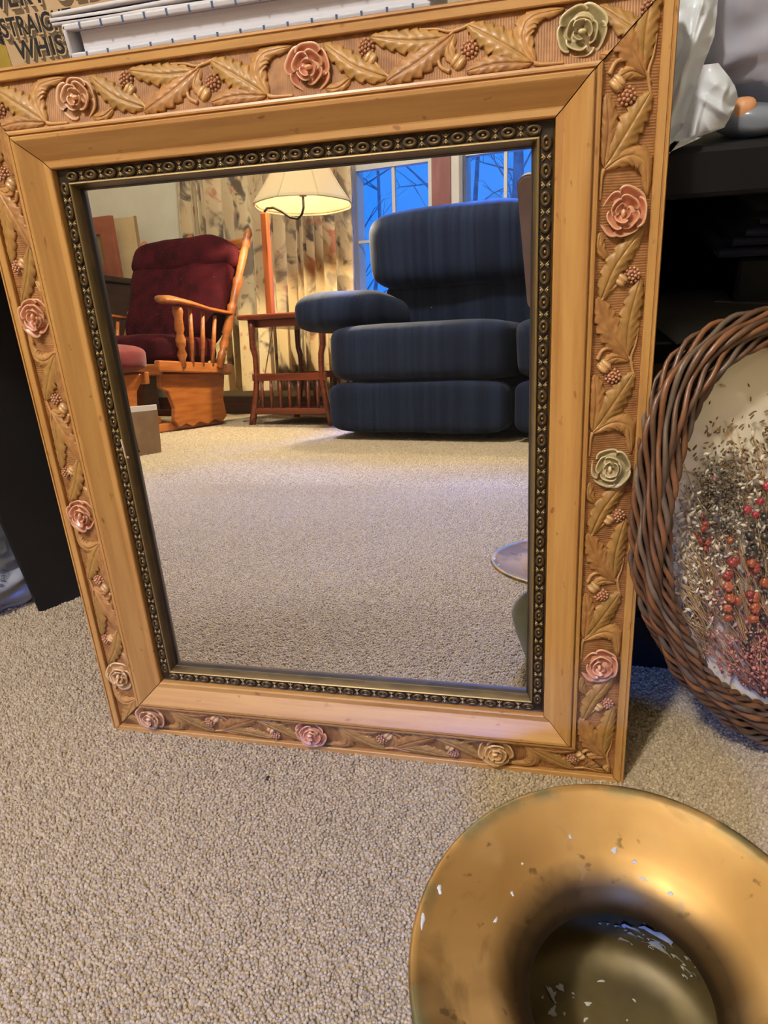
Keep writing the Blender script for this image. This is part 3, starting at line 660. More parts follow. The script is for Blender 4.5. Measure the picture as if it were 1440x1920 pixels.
def blobVF(c, rx, ry, an, h, seed):
    rd = random.Random(seed); k = 12; V = [(c[0], c[1], c[2] + h)]; F = []
    for lv in (1, 0):
        for i in range(k):
            a = 2 * PI * i / k; q = rd.uniform(.7, 1.15) if lv else 0
            if lv: rs = [q]
            r_ = (.75 if lv else 1.0) * (1 + .25 * math.sin(a * 3 + seed) + .15 * math.sin(a * 5 + 2 * seed))
            x = math.cos(a) * rx * r_; y = math.sin(a) * ry * r_
            V.append((c[0] + x * math.cos(an) - y * math.sin(an), c[1] + x * math.sin(an) + y * math.cos(an), c[2] + (h * .8 if lv else -h)))
    for i in range(k):
        F.append((0, 1 + i, 1 + (i + 1) % k)); F.append((1 + i, 1 + k + i, 1 + k + (i + 1) % k, 1 + (i + 1) % k))
    return V, F
SPL = [(-.0792, .0215, .0012, .0025, .4), (-.0842, .0060, .0010, .0040, .1), (-.0002, .0585, .0022, .0013, 1.2), (.0085, .0545, .0012, .0012, 0), (-.021, .061, .0007, .0014, .3), (.0235, .0300+.013, .0014, .0009, 0), (-.047, .030, .0007, .0012, .5), (-.043, .044, .0006, .0006, 0), (-.0535, .0165, .0006, .0018, -.5), (.012, .048, .0005, .0022, 1.3)]
for i, (x, y, rx, ry, an) in enumerate(SPL):
    z = rimz(math.hypot(x, y)); V, F = blobVF((x, y, z + .0001), rx, ry, an, .0003, i); mk('paint_splash', V, F, M_flake, vs_)
rdv = random.Random(21)
WALLP = [(.012, .050), (.018, .0565), (.034, .063), (.046, .0655), (.052, .064)]
for i in range(64):                                    # plaster crust on the inside wall, thickest on the far side
    a = R(64) + rdv.gauss(0, .26); z_ = min(max(.031 + rdv.gauss(0, .0055), .009), .047); k_ = rdv.uniform(.35, .9) if i > 12 else rdv.uniform(1.2, 2.3)
    r_ = float(np.interp(z_, [p[0] for p in WALLP], [p[1] for p in WALLP]))
    V, F = blobVF((0, 0, 0), .0042 * k_, .0040 * k_, rdv.uniform(-.5, .9), .0004, i)
    M_ = Matrix.Translation((r_ * math.cos(a), r_ * math.sin(a), z_)) @ Matrix.Rotation(a + PI / 2, 4, 'Z') @ Matrix.Rotation(PI / 2 * .92, 4, 'X')
    mk('plaster_flake', [M_ @ Vector(v) for v in V], F, M_flake, vs_)
for i in range(19):
    x_, y_ = (-.026 + rdv.gauss(0, .006), .024 + rdv.gauss(0, .006)) if i < 9 else (rdv.gauss(.004, .014), rdv.gauss(.030, .012))
    if math.hypot(x_, y_) > .046: continue
    k_ = 1.2 if i < 4 else rdv.uniform(.25, .8)
    V, F = blobVF((x_, y_, .0095 if math.hypot(x_, y_) < .036 else .0112), rdv.uniform(.0010, .0036) * k_, rdv.uniform(.0008, .0024) * k_, rdv.uniform(0, 3), .0003, i + 60); mk('plaster_flake', V, F, M_flake, vs_)
# small black speck
tag(mk('lint_speck', *sphereVF((.1423, -.0286, .0034), .0016, 8, 6, (1, 1.3, .9)), mat('black_fleck', srgb(16, 14, 14), rough=.7)), 'tiny black speck lying on the carpet before the mirror', 'speck')

# ------------------------------------------------------------------ black stand
M_black = mat('black_laminate', srgb(13, 13, 15), srgb(19, 19, 22), rough=.5, scale=30, spec=.35)
M_blacktop = mat('black_top', srgb(12, 12, 15), srgb(16, 16, 19), rough=.65, scale=40, spec=.2)
SX0, SX1, SY0, SY1, ST = -0.01, 1.02, 0.092, 0.50, 0.374
stand = empty('black_stand', (.5, .3, 0)); tag(stand, 'low black open-shelf stand behind the mirror and the wicker frame', 'stand')
OFF = Vector((-.5, -.3, 0))
def sbox(name, c, d, m, bevel=.002): return box(name, Vector(c) + OFF, d, m, stand, bevel)
xm = (SX0 + SX1) / 2; ym = (SY0 + SY1) / 2
sbox('top', (xm - .09, ym, ST - .0125), (SX1 - SX0 + .18, SY1 - SY0, .025), M_blacktop, .003)
sbox('side_panel', (SX0 + .01, ym + .02, (ST - .025) / 2), (.02, SY1 - SY0 - .05, ST - .025), M_black)
sbox('side_panel', (SX1 - .01, ym + .005, (ST - .025) / 2), (.02, SY1 - SY0 - .02, ST - .025), M_black)
sbox('back_panel', (xm, SY1 - .008, (ST - .025) / 2), (SX1 - SX0 - .04, .008, ST - .025), M_black)
sbox('shelf', (xm, ym + .012, .2575), (SX1 - SX0 - .04, SY1 - SY0 - .03, .015), M_black)
sbox('shelf', (xm, ym + .012, .0595), (SX1 - SX0 - .04, SY1 - SY0 - .03, .015), M_black)
sbox('plinth', (xm, SY0 + .03, .026), (SX1 - SX0 - .04, .015, .052), M_black)
# things on its shelves
M_navy = mat('navy_cloth', srgb(16, 20, 40), srgb(24, 30, 56), rough=.8, scale=40, stretch=(1, 1, 20), sheen=.2)
M_grey = mat('dark_card', srgb(66, 64, 62), srgb(78, 76, 72), rough=.7, scale=30)
M_dev = mat('black_plastic', srgb(14, 14, 16), rough=.35)
dv = empty('black_player', (.66, .32, .265)); tag(dv, 'flat black player box on the upper shelf behind the wicker frame', 'player')
box('case', (0, 0, .016), (.42, .26, .032), M_dev, dv, .003); box('tray_door', (-.04, -.1305, .018), (.14, .003, .009), M_dev, dv, .001)
def wavy_cloth(name, cx, cy, z, wx, wy, h, m, seed, layers):
    mb = MB()
    for k in range(layers):
        def f(a, b, k=k):
            x = cx + (a - .5) * wx * (1 - .04 * k); y = cy + (b - .5) * wy
            zz = z + h * k / layers + .006 * mnoise.noise(Vector((x * 8 + seed, y * 5, k * .35))) + .003 * math.sin(x * 18 + k * .5 + seed)
            return (x, y, zz)
        V, F = gridVF(40, 10, f)
        n0 = len(V); V2 = [(x, y, zz - h / layers * .55) for x, y, zz in V]; V = V + V2; F = F + [tuple(i + n0 for i in q)[::-1] for q in F]
        for i in range(39): F.append((i * 10, n0 + i * 10, n0 + (i + 1) * 10, (i + 1) * 10))
        mb.add((V, F))
    return mb.build(name, m)
tag(wavy_cloth('folded_cloth', .60, .26, .3085, .34, .22, .030, M_navy, 1.2, 4), 'dark navy folded cloth lying on the black player box', 'cloth')
for i, (x, y, w_, d_, rz, lab) in enumerate([(.435, .175, .09, .11, .25, 'dark grey card lying at the front of the upper shelf'), (.50, .215, .10, .08, -.35, 'dark grey card lying behind on the upper shelf')]):
    c = box('grey_card', (0, 0, 0), (w_, d_, .0012), M_grey, None, .0003); c.location = (x, y, .2660 + i * .0013); c.rotation_euler = (0, 0, rz); tag(c, lab, 'card')
M_env = mat('cream_card', srgb(186, 166, 126), srgb(170, 150, 112), rough=.8, scale=20)
cb = empty('cream_box', (.455, .19, .067)); tag(cb, 'cream cardboard box on the lower shelf left of the wicker frame', 'box')
box('carton', (0, 0, .08), (.09, .12, .16), M_env, cb, .002); box('lid', (0, 0, .164), (.093, .123, .012), M_env, cb, .002)
M_navyb = mat('navy_cover', srgb(28, 36, 62), rough=.5)
nbk = empty('navy_book', (.436, .13, .067)); tag(nbk, 'navy book lying on the bottom shelf edge beside the mirror', 'book')
M_page = mat('book_pages', srgb(232, 230, 234), srgb(216, 214, 220), rough=.85, scale=5, stretch=(1, 1, 260))
box('page_block', (0, 0, .009), (.07, .05, .014), M_page, nbk, .0005); box('cover', (0, 0, .001), (.075, .055, .002), M_navyb, nbk, .0005); box('cover', (0, 0, .017), (.075, .055, .002), M_navyb, nbk, .0005); box('spine', (0, -.0275, .009), (.075, .002, .018), M_navyb, nbk, .0005)

# black box standing at an angle behind the left rail
bx = empty('black_cabinet', (-.1625, .1315, 0), (0, 0, R(45))); tag(bx, 'plain black cabinet standing behind left rail of the mirror frame', 'cabinet')
box('carcass', (.098, .075, .172), (.196, .150, .344), M_black, bx, .003)
box('foot', (.03, .03, .003), (.03, .03, .006), M_black, bx, .001)

# ------------------------------------------------------------------ on top of the stand: books, carton, packet
M_white = mat('white_cover', srgb(214, 212, 216), srgb(200, 198, 204), rough=.55, scale=14)
M_tick = mat('blue_line', srgb(70, 96, 140), rough=.6)
M_red = mat('red_cover', srgb(186, 52, 46), srgb(150, 36, 36), rough=.5, scale=30)
M_greenc = mat('green_cover', srgb(40, 84, 66), rough=.5)
M_navycov = mat('blue_black_cover', srgb(36, 36, 62), srgb(52, 50, 76), rough=.5, scale=10)
def book(name, label, x0, x1, y0, y1, z0, z1, mc, mp=None, spine='left', t=.0022, ticks=False, rz=0.0, rounded=0.0):
    e = empty(name, ((x0 + x1) / 2, (y0 + y1) / 2, z0), (0, 0, rz)); tag(e, label, 'book', 'books stacked behind the mirror top')
    wx, wy, h = x1 - x0, y1 - y0, z1 - z0
    for zz in (t / 2, h - t / 2):
        cv = box('cover', (0, 0, zz), (wx, wy, t), mc, e, min(t * .45, .001), seg=3)
        if ticks:
            k = 0
            x = -wx / 2 + .012
            while x < wx / 2 - .003:
                box('printed_line', (x, -wy / 2 + .0002, zz), (.0011, .0008, t * .98), M_tick, cv, 0); x += .0138
    sx = -wx / 2 + t * .4 if spine == 'left' else wx / 2 - t * .4
    if spine in ('left', 'right'): box('spine', (sx, 0, h / 2), (t * .8, wy, h), mc, e, t * .3)
    else: box('spine', (0, wy / 2 - t * .4, h / 2), (wx, t * .8, h), mc, e, t * .3)
    box('page_block', (.003 if spine == 'left' else 0, .0015, h / 2), (wx - .010, wy - .007, h - 2 * t), mp or M_page, e, .0004)
    return e
book('green_book', 'thick green book at the bottom of the stack behind the mirror', .060, .285, .112, .195, .374, .408, M_greenc, spine='back')
book('red_book', 'red book just under the white ruled book', .0535, .270, .113, .194, .408, .4475, M_red, spine='left')
box('green_band', (.03, -.0410, .0387), (.15, .0006, .0022), M_greenc, bpy.data.objects['red_book'], 0)
book('white_ruled_book', 'white hardback with blue ruled edge lines, on top of red book', .0535, .268, .110, .194, .4480, .4655, M_white, ticks=True, t=.0034)
M_paper = mat('loose_paper', srgb(216, 214, 218), srgb(200, 198, 204), rough=.8, scale=6, stretch=(1, 1, 300))
pd = empty('paper_pad', (.14, .155, .4657)); tag(pd, 'white pad of loose paper lying on the white ruled book', 'pad')
def padf(a, b): return None
for k in range(3):
    z = .0012 + k * .0026; dx = random.uniform(-.004, .002)
    V, F = gridVF(20, 6, lambda a, b, z=z, dx=dx: (-.092 + dx + a * .19, -.044 + b * .082, z + .0006 * math.sin(a * 7 + z * 900)))
    nn = len(V); V += [(x, y, q - .0023) for x, y, q in V]; F += [tuple(i + nn for i in f)[::-1] for f in F]
    for i in range(19): F.append((i * 6, nn + i * 6, nn + (i + 1) * 6, (i + 1) * 6))
    for j in range(5): F.append((j, j + 1, nn + j + 1, nn + j))
    mk('paper_sheet', V, F, M_paper, pd)
book('blue_black_book', 'dark blue-black book topmost on the pile, partly shading the pages', .147, .30, .108, .194, .4735, .492, M_navycov, spine='back')
book('small_red_book', 'small red-edged book at right end of the white ruled book', .272, .300, .116, .26, .4080, .4555, M_red, spine='back') if False else None
# whiskey carton
M_kraft = mat('kraft_card', srgb(206, 172, 132), srgb(196, 162, 122), rough=.8, scale=40, bump=.1, bscale=300)
M_ink = mat('black_ink', srgb(22, 16, 12), rough=.7); M_shade = mat('brown_print', srgb(104, 84, 58), rough=.7); M_pale = mat('pale_print', srgb(206, 176, 136), rough=.7)
kb = empty('whiskey_carton', (.03, .245, .374)); tag(kb, 'brown kraft whiskey carton with black shadowed lettering behind the books', 'carton')
box('carton_body', (0, 0, .085), (.164, .09, .17), M_kraft, kb, .0015)
box('closing_flap', (0, -.002, .171), (.16, .085, .002), M_kraft, kb, .0005)
def shadowed(s, x, z, size, sx, sp=1.0, rot=0.0):
    for (dx, dz, off, m, ext, yy) in ((.0022, -.0042, .0004, M_shade, .00004, -.0452), (.0011, -.0020, .0004, M_shade, .00004, -.0453), (.0004, -.0008, .0007, M_pale, .00004, -.0455), (0, 0, .00035, M_ink, .00006, -.0457)):
        text_mesh('lettering', s, size, m, kb, (x - .03 + dx, yy, z - .374 + dz), (PI / 2, 0, 0), ext, sx, off, sp)
shadowed('VERY OLD', -.0500, .4905, .0165, 1.0, 1.10)
shadowed('STRAIGHT', -.0508, .4742, .0152, .78, 1.08)
shadowed('WHISKEY', -.0440, .4604, .0152, .98, 1.10)
# striped packet with gold flap left of the carton
def stripe_mat():
    m = bpy.data.materials.new('zebra_print'); m.use_nodes = True; n = m.node_tree.nodes; l = m.node_tree.links; b = n['Principled BSDF']
    t = n.new('ShaderNodeTexCoord'); wv = n.new('ShaderNodeTexWave'); wv.inputs['Scale'].default_value = 70; wv.inputs['Distortion'].default_value = 3; wv.inputs['Detail Scale'].default_value = 20
    l.new(t.outputs['Object'], wv.inputs['Vector']); r = n.new('ShaderNodeValToRGB'); r.color_ramp.interpolation = 'CONSTANT'; r.color_ramp.elements[1].position = .5; r.color_ramp.elements[0].color = (*srgb(30, 28, 30), 1); r.color_ramp.elements[1].color = (*srgb(206, 204, 200), 1)
    l.new(wv.outputs['Fac'], r.inputs[0]); l.new(r.outputs[0], b.inputs['Base Color']); b.inputs['Roughness'].default_value = .5; return m
M_goldp = mat('gold_paper', srgb(186, 160, 70), srgb(160, 132, 50), rough=.4, scale=30)
gp = empty('striped_packet', (-.085, .235, .374)); tag(gp, 'black and white striped packet with gold flap left of the carton', 'packet')
box('packet_body', (0, 0, .06), (.056, .06, .12), stripe_mat(), gp, .002)
V, F = gridVF(10, 6, lambda a, b: (-.028 + a * .0585, -.031 - .003 * math.sin(a * PI), .098 + (b - .5) * .016 - .010 * a * a))
mk('gold_flap', V, F, M_goldp, gp)

# ------------------------------------------------------------------ plastic bags
def plastic(name, c, c2, rough=.3, trans=0.0):
    m = mat(name, c, c2, rough=rough, scale=7, coat=.3, spec=.5)
    n = m.node_tree.nodes; l = m.node_tree.links; b = n['Principled BSDF']; tr = n.new('ShaderNodeBsdfTranslucent'); tr.inputs['Color'].default_value = (*c, 1)
    mx = n.new('ShaderNodeMixShader'); mx.inputs[0].default_value = .25; l.new(b.outputs[0], mx.inputs[1]); l.new(tr.outputs[0], mx.inputs[2]); l.new(mx.outputs[0], n['Material Output'].inputs[0]); return m
M_bag = plastic('white_bag_film', srgb(238, 242, 244), srgb(228, 233, 238))
M_bag2 = plastic('shaded_white_film', srgb(196, 196, 208), srgb(184, 184, 198))  # white film with its lavender shading put into the colour
M_bag3 = plastic('grey_bag_film', srgb(178, 182, 188), srgb(150, 154, 162), rough=.42)
def fold(d, w): return math.exp(-(d / w) ** 2)
def bag_sheet(name, m, parent, corners, yb, bulge, folds, nu=70, nv=80, nz=.004, seed=0, thick=True):
    # corners: left and right edge as functions of v (0 bottom, 1 top) -> (x, z)
    def f(a, b):
        lx, lz = corners[0](b); rx, rz = corners[1](b); x = lx + (rx - lx) * a; z = lz + (rz - lz) * a
        y = yb - bulge * math.sin(PI * min(max(a, 0), 1)) * (.4 + .6 * math.sin(PI * b))
        for (p, q, amp, wd, sharp) in folds:
            px, pz = p; qx, qz = q; dx, dz = qx - px, qz - pz; L = math.hypot(dx, dz); s = ((x - px) * dx + (z - pz) * dz) / L / L; dd = ((x - px) * dz - (z - pz) * dx) / L
            env = math.exp(-max(0, -s) ** 2 * 20 - max(0, s - 1) ** 2 * 20)
            y -= amp * env * (max(0, 1 - abs(dd) / wd) if sharp else fold(dd, wd))
        y -= .0024 * max(0, 1 - 3.2 * abs(mnoise.noise(Vector((x * 42 + z * 18 + seed, z * 26 - x * 9, seed * 1.7))))) + .0022 * max(0, 1 - 4 * abs(mnoise.noise(Vector((x * 80 - z * 30, z * 60 + x * 20 + seed, 4.0)))))
        y += nz * mnoise.noise(Vector((x * 34 + seed, z * 22, seed))) + nz * .5 * abs(mnoise.noise(Vector((x * 60 + seed, z * 50 + 3, seed * 2))))
        y += .164 * (z - .372)
        if z < .378: y = min(y, .0885)                      # droops over the stand's front edge
        if x < .389: y = max(y, .164 * z + .0240)          # stays behind the leaning frame
        return (x, y, z)
    V, F = gridVF(nu, nv, f); return mk(name, V, F, m, parent)
def lerp_edge(pts):
    zs = [p[0] for p in pts]
    return lambda b: (float(np.interp(b, zs, [p[1] for p in pts])), float(np.interp(b, zs, [p[2] for p in pts])))
b1 = empty('white_plastic_bag', (.40, .13, .374)); tag(b1, 'glossy white plastic bag hanging over the stand edge beside the mirror', 'bag')
Lb = lambda pts: lerp_edge([(p[0], (p[1]) / 1000, (p[2]) / 1000) for p in pts])
def shift(o, e): 
    M = Matrix.Translation(-e.location); o.data.transform(M)
o = bag_sheet('front_panel', M_bag, b1, (Lb([(0, 372, 352), (.2, 368, 372), (1, 368, 480)]), Lb([(0, 386, 369), (.10, 395, 380), (.3, 399, 394), (.62, 407, 421), (1, 409, 482)])), .1035, .008,
    [((.386, .372), (.402, .440), .004, .0035, False), ((.380, .385), (.400, .425), .003, .002, True), ((.395, .378), (.404, .400), .003, .003, False), ((.378, .36), (.392, .398), .004, .004, False), ((.400, .44), (.392, .405), .0025, .0015, True)], nz=.004, seed=2)
shift(o, b1)
o = bag_sheet('bag_corner', M_bag, b1, (Lb([(0, 384, 371), (.3, 394, 382), (1, 402, 409)]), Lb([(0, 404, 378.5), (.25, 414, 381), (.6, 419.5, 393), (.8, 417, 399), (1, 409, 409)])), .096, .006,
    [((.402, .395), (.414, .386), .003, .0025, True), ((.399, .380), (.401, .392), .003, .002, True), ((.405, .402), (.416, .396), .003, .003, False)], 44, 40, nz=.003, seed=5)
shift(o, b1)
o = bag_sheet('rear_panel', M_bag2, b1, (Lb([(0, 372, 376), (1, 372, 490)]), Lb([(0, 420, 392), (1, 430, 490)])), .150, .012, [((.40, .40), (.43, .46), .004, .006, False)], seed=8); shift(o, b1)
b2 = empty('shaded_white_bag', (.46, .16, .374)); tag(b2, 'puffy white plastic bag shaded lilac on the stand right of white bag', 'bag')
def bag2f(a, b):
    u = 2 * PI * a; v = PI * (b - .5); sg = lambda x, p: math.copysign(abs(x) ** p, x)
    p = Vector((.060 * sg(math.cos(v), .7) * sg(math.cos(u), .8), .048 * sg(math.cos(v), .7) * sg(math.sin(u), .8), .075 * sg(math.sin(v), .8)))
    q = p * 30; n1 = mnoise.noise(q); n2 = 1 - abs(mnoise.noise(q * 1.3 + Vector((5, 2, 1)))) * 2
    d = p.normalized() if p.length > 1e-6 else Vector((0, 0, 1)); n3 = max(0, 1 - 3.5 * abs(mnoise.noise(p * 46 + Vector((9, 4, 2))))); return p + d * (.010 * n1 + .009 * max(0, n2) ** 3 + .004 * n3) + Vector((0, 0, .091))
V, F = gridVF(90, 60, bag2f, closed_u=True); mk('bag_body', V, F, M_bag2, b2)
# clear packet with an orange end under the lilac-shaded bag
b3 = empty('clear_packet', (.437, .125, .374)); tag(b3, 'small clear plastic packet with an orange end under the lilac-shaded bag', 'packet')
M_clear = plastic('clear_film', srgb(160, 168, 176), srgb(126, 132, 142), rough=.2)
cushion('film', (.004, 0, .008), (.052, .05, .015), M_clear, b3, .6, .004, 60, 3)
cushion('orange_end', (-.012, -.014, .013), (.011, .018, .012), mat('orange_plug', srgb(198, 140, 96), rough=.5), b3, .7, 0)
# bag on the carpet at the left
b4 = empty('grey_plastic_bag', (-.24, .15, 0)); tag(b4, 'crumpled grey shopping bag with navy print at left of the black cabinet', 'bag')
def bag4f(a, b):
    u = 2 * PI * a; v = PI * (b - .5); sg = lambda x, p: math.copysign(abs(x) ** p, x)
    p = Vector((.075 * sg(math.cos(v), .45) * sg(math.cos(u), .5), .055 * sg(math.cos(v), .45) * sg(math.sin(u), .5), .075 * sg(math.sin(v), .5)))
    taper = 1 - .28 * max(0, p.z / .075 * .5 + .5)
    p = Vector((p.x * taper, p.y * taper, p.z + .075))
    c = Vector((.068, -.05, .05)); dd = p - c; an = math.atan2(dd.z, dd.x + dd.y * .4); r = dd.length
    rip = .006 * math.sin(an * 13 + 1.0) * math.exp(-(r / .06) ** 2) * min(1, r / .015)
    q = p * 34; d = Vector((p.x, p.y, 0)).normalized() if Vector((p.x, p.y, 0)).length > 1e-6 else Vector((0, 0, 1))
    n3 = max(0, 1 - 3.5 * abs(mnoise.noise(p * 48 + Vector((2, 6, 1))))); return p + d * (rip * 1.3 + .005 * n3 + .006 * mnoise.noise(q) + .004 * max(0, 1 - 2.2 * abs(mnoise.noise(q * .8 + Vector((3, 1, 7))))) ** 2)
V, F = gridVF(140, 90, bag4f, closed_u=True)
Mb = Matrix.Rotation(R(52), 4, 'Z'); mk('bag_body', [Mb @ Vector(v) for v in V], F, M_bag3, b4)

#SECTION_WREATH
M_bagink = mat('navy_print', srgb(26, 28, 66), rough=.5)
def bag_print(txt, size, px, rot):
    me_o = text_mesh('printed_word', txt, size, M_bagink, None, (0, 0, 0), (0, 0, 0), .00005)
    q = (Vector(px) - CAM_POS); q.normalize(); dg_ = bpy.context.evaluated_depsgraph_get(); hit = SC.ray_cast(dg_, CAM_POS, q)
    if hit[0]:
        nrm = hit[2] if hit[2].dot(q) < 0 else -hit[2]; up_ = Vector((0, 0, 1)); xx = up_.cross(nrm).normalized(); yy = nrm.cross(xx)
        M_ = Matrix.Translation(hit[1] + nrm * .0012) @ Matrix((xx, yy, nrm)).transposed().to_4x4() @ Matrix.Rotation(rot, 4, 'Z')
        me_o.data.transform(Matrix.Translation(-b4.location) @ M_)
        me_o.parent = b4; me_o.location = (0, 0, 0); me_o.rotation_euler = (0, 0, 0)
PRINT_A, PRINT_B = (-.1735, .115, .0459), (-.1800, .115, .0251)
bpy.context.view_layer.update()
bag_print('e paid', .0075, PRINT_A, 1.05); bag_print('t', .008, PRINT_B, .9)
# ------------------------------------------------------------------ wicker oval picture with dried flowers
la, ya = R(10.8), R(30.5)
WX = Vector((math.cos(ya), math.sin(ya), 0)); WN = Vector((math.sin(ya) * math.cos(la), -math.cos(ya) * math.cos(la), math.sin(la))); WY = WN.cross(WX)
WCC = Vector((.4772, .0678, .1488))
wr = empty('wicker_picture', WCC); tag(wr, 'oval wicker-framed dried flower picture leaning beside the mirror', 'picture')
wr.rotation_euler = Matrix((WX, WY, WN)).transposed().to_euler()
OUT = [(98.4, 148.8), (111.9, 158), (121, 158), (127.5, 152.5), (146, 125.5), (153.8, 118), (159.8, 115.6), (176.6, 108.4), (199.6, 99.9), (227.9, 107), (240.3, 112), (264.9, 142)]
INN = [(99.3, 131.6), (114.4, 130.5), (127, 120.8), (141.5, 104), (151.3, 97.4), (158.7, 94), (180.2, 85.5), (210, 81.9), (251, 98.6), (262.8, 109.4)]
def ell(phi, b, a, roll):
    t = R(phi) - roll; return 1 / math.sqrt((math.cos(t) / b) ** 2 + (math.sin(t) / a) ** 2)
def polar(tab, b, a):
    ph = np.arange(0, 360, 3.0); r = np.array([ell(p, b, a, R(20.65)) for p in ph])
    w_ = np.array([p for p, _ in tab]); rr_ = np.array([q for _, q in tab])
    m = np.interp(ph, w_, rr_); wt = np.clip(np.minimum((ph - 90) / 12, (272 - ph) / 12), 0, 1)
    r = r * (1 - wt) + m * wt
    for _ in range(6): r = (np.roll(r, 1) + 2 * r + np.roll(r, -1)) / 4
    return ph, r
PH, RO = polar(OUT, 100.5, 157.0); _, RI = polar(INN, 77.5, 134.0)
def ringR(phi, f):   # f 0 inner, 1 outer
    d = (phi % 360); ro = np.interp(d, np.append(PH, 360), np.append(RO, RO[0])); ri = np.interp(d, np.append(PH, 360), np.append(RI, RI[0])); return (ri + (ro - ri) * f) * mm
def wick(name, c1, c2, edge):
    return mat(name, c1, c2, rough=.42, scale=60, edge=edge, rnd=.22, coat=.15, stretch=(1, 1, 1), bump=.2, bscale=220)  # edge colour paints orange highlights along the strands
M_wick = [wick('wicker_brown', srgb(84, 56, 40), srgb(104, 68, 46), (srgb(150, 98, 60), .54, .66)), wick('wicker_dark', srgb(62, 44, 34), srgb(80, 58, 44), (srgb(120, 84, 56), .54, .66)), wick('wicker_grey', srgb(82, 74, 68), srgb(98, 84, 72), (srgb(130, 100, 72), .54, .66)), wick('wicker_tan', srgb(118, 76, 46), srgb(96, 62, 40), (srgb(160, 104, 62), .54, .66))]
NSEG = 200
def strand(k, turns, ph0, rad, wob, mtl):
    path = []; rads = []
    for i in range(NSEG):
        phi = 360 * i / NSEG; ps = ph0 + turns * 2 * PI * i / NSEG
        br = 1 + wob * math.sin(phi / 360 * 2 * PI * 23 + k * 1.9)
        f = .5 + .40 * math.cos(ps) * br; zz = .0095 * math.sin(ps) * br
        r = ringR(phi, f); path.append((r * math.cos(R(phi)), r * math.sin(R(phi)), zz)); rads.append(rad * (1 + .12 * math.sin(phi * .21 + k)))
    V, F = tubeVF(path, rads, 7, closed=True, flat=.8); return mk('wicker_strand', V, F, mtl, wr)
for k in range(19): strand(k, 2, 2 * PI * k / 19, 0.00185, .22, M_wick[(0, 1, 3, 2, 1)[k % 5]])
path = []
for i in range(120):
    phi = 3 * i; r = ringR(phi, .5); path.append((r * math.cos(R(phi)), r * math.sin(R(phi)), -.001))
V, F = tubeVF(path, .0072, 8, closed=True); mk('ring_core', V, F, mat('ring_core_dark', srgb(30, 20, 14), rough=.9), wr)
def backing_mat():
    m = bpy.data.materials.new('stained_card'); m.use_nodes = True; n = m.node_tree.nodes; l = m.node_tree.links; b = n['Principled BSDF']; t = n.new('ShaderNodeTexCoord')
    nz = n.new('ShaderNodeTexNoise'); nz.inputs['Scale'].default_value = 14; nz.inputs['Detail'].default_value = 3; l.new(t.outputs['Object'], nz.inputs['Vector'])
    r = n.new('ShaderNodeValToRGB'); e = r.color_ramp.elements; e[0].position = .40; e[0].color = (*srgb(246, 236, 208), 1); e[1].position = .60; e[1].color = (*srgb(240, 226, 192), 1)
    for p, c in ((.520, srgb(246, 234, 204)), (.535, srgb(176, 142, 96)), (.545, srgb(240, 226, 194))):
        x = e.new(p); x.color = (*c, 1)
    l.new(nz.outputs['Fac'], r.inputs[0]); l.new(r.outputs[0], b.inputs['Base Color']); b.inputs['Roughness'].default_value = .6; return m
ZB = -.0065
V = [(0, 0, ZB)]; F = []
for j in range(1, 9):
    for i in range(60):
        phi = 6 * i; r = ringR(phi, .25) * j / 8; V.append((r * math.cos(R(phi)), r * math.sin(R(phi)), ZB))
for i in range(60): F.append((0, 1 + i, 1 + (i + 1) % 60))
for j in range(7):
    for i in range(60): F.append((1 + j * 60 + i, 1 + (j + 1) * 60 + i, 1 + (j + 1) * 60 + (i + 1) % 60, 1 + j * 60 + (i + 1) % 60))
mk('backing_card', V, F, backing_mat(), wr)
def inside(x, y, marg=.86):
    phi = math.degrees(math.atan2(y, x)) % 360; return math.hypot(x, y) < ringR(phi, 0) * marg
M_stem = [mat('dry_stem_straw', srgb(206, 172, 122), srgb(176, 138, 92), rough=.7, scale=80), mat('dry_stem_rose', srgb(176, 114, 94), srgb(196, 140, 112), rough=.7, scale=80)]
M_seed = mat('seed_brown', srgb(108, 82, 54), srgb(134, 104, 70), rough=.8, scale=300)
M_seedg = mat('seed_grey', srgb(96, 84, 66), srgb(122, 106, 82), rough=.8, scale=300)
M_fluff = mat('pale_fluff', srgb(236, 222, 190), srgb(214, 194, 154), rough=.9, scale=200, sheen=.3)
M_statice = mat('pink_statice', srgb(196, 126, 112), srgb(172, 106, 94), rough=.8, scale=300)
BASE = (.004, -.128)
rd = random.Random(11)
def stems(nm, cnt, m, r, tgt):
    mb = MB()
    for k in range(cnt):
        tx, ty = tgt(k); bx_, by_ = BASE[0] + rd.uniform(-.02, .03), BASE[1] + rd.uniform(-.004, .016); P = []
        cx = rd.uniform(-.008, .008); zt = rd.uniform(.001, .006)
        ok = True
        for i in range(8):
            f = i / 7; x = bx_ + (tx - bx_) * f + cx * math.sin(PI * f); y = by_ + (ty - by_) * f
            if not inside(x, y, .97): continue
            P.append((x, y, ZB + .0008 + zt * math.sin(PI * min(1, f * 1.1) * .9)))
        if len(P) > 2: mb.add(tubeVF(P, r * rd.uniform(.7, 1.3), 4))
    o = mb.build(nm, m, wr); o['kind'] = 'stuff'; return o
stems('dried_stems', 150, M_stem[0], .00032, lambda k: (rd.uniform(-.085, .06), rd.uniform(-.02, .09)))
stems('dried_stems', 120, M_stem[1], .00036, lambda k: (rd.uniform(-.075, .05), rd.uniform(-.06, .03)))
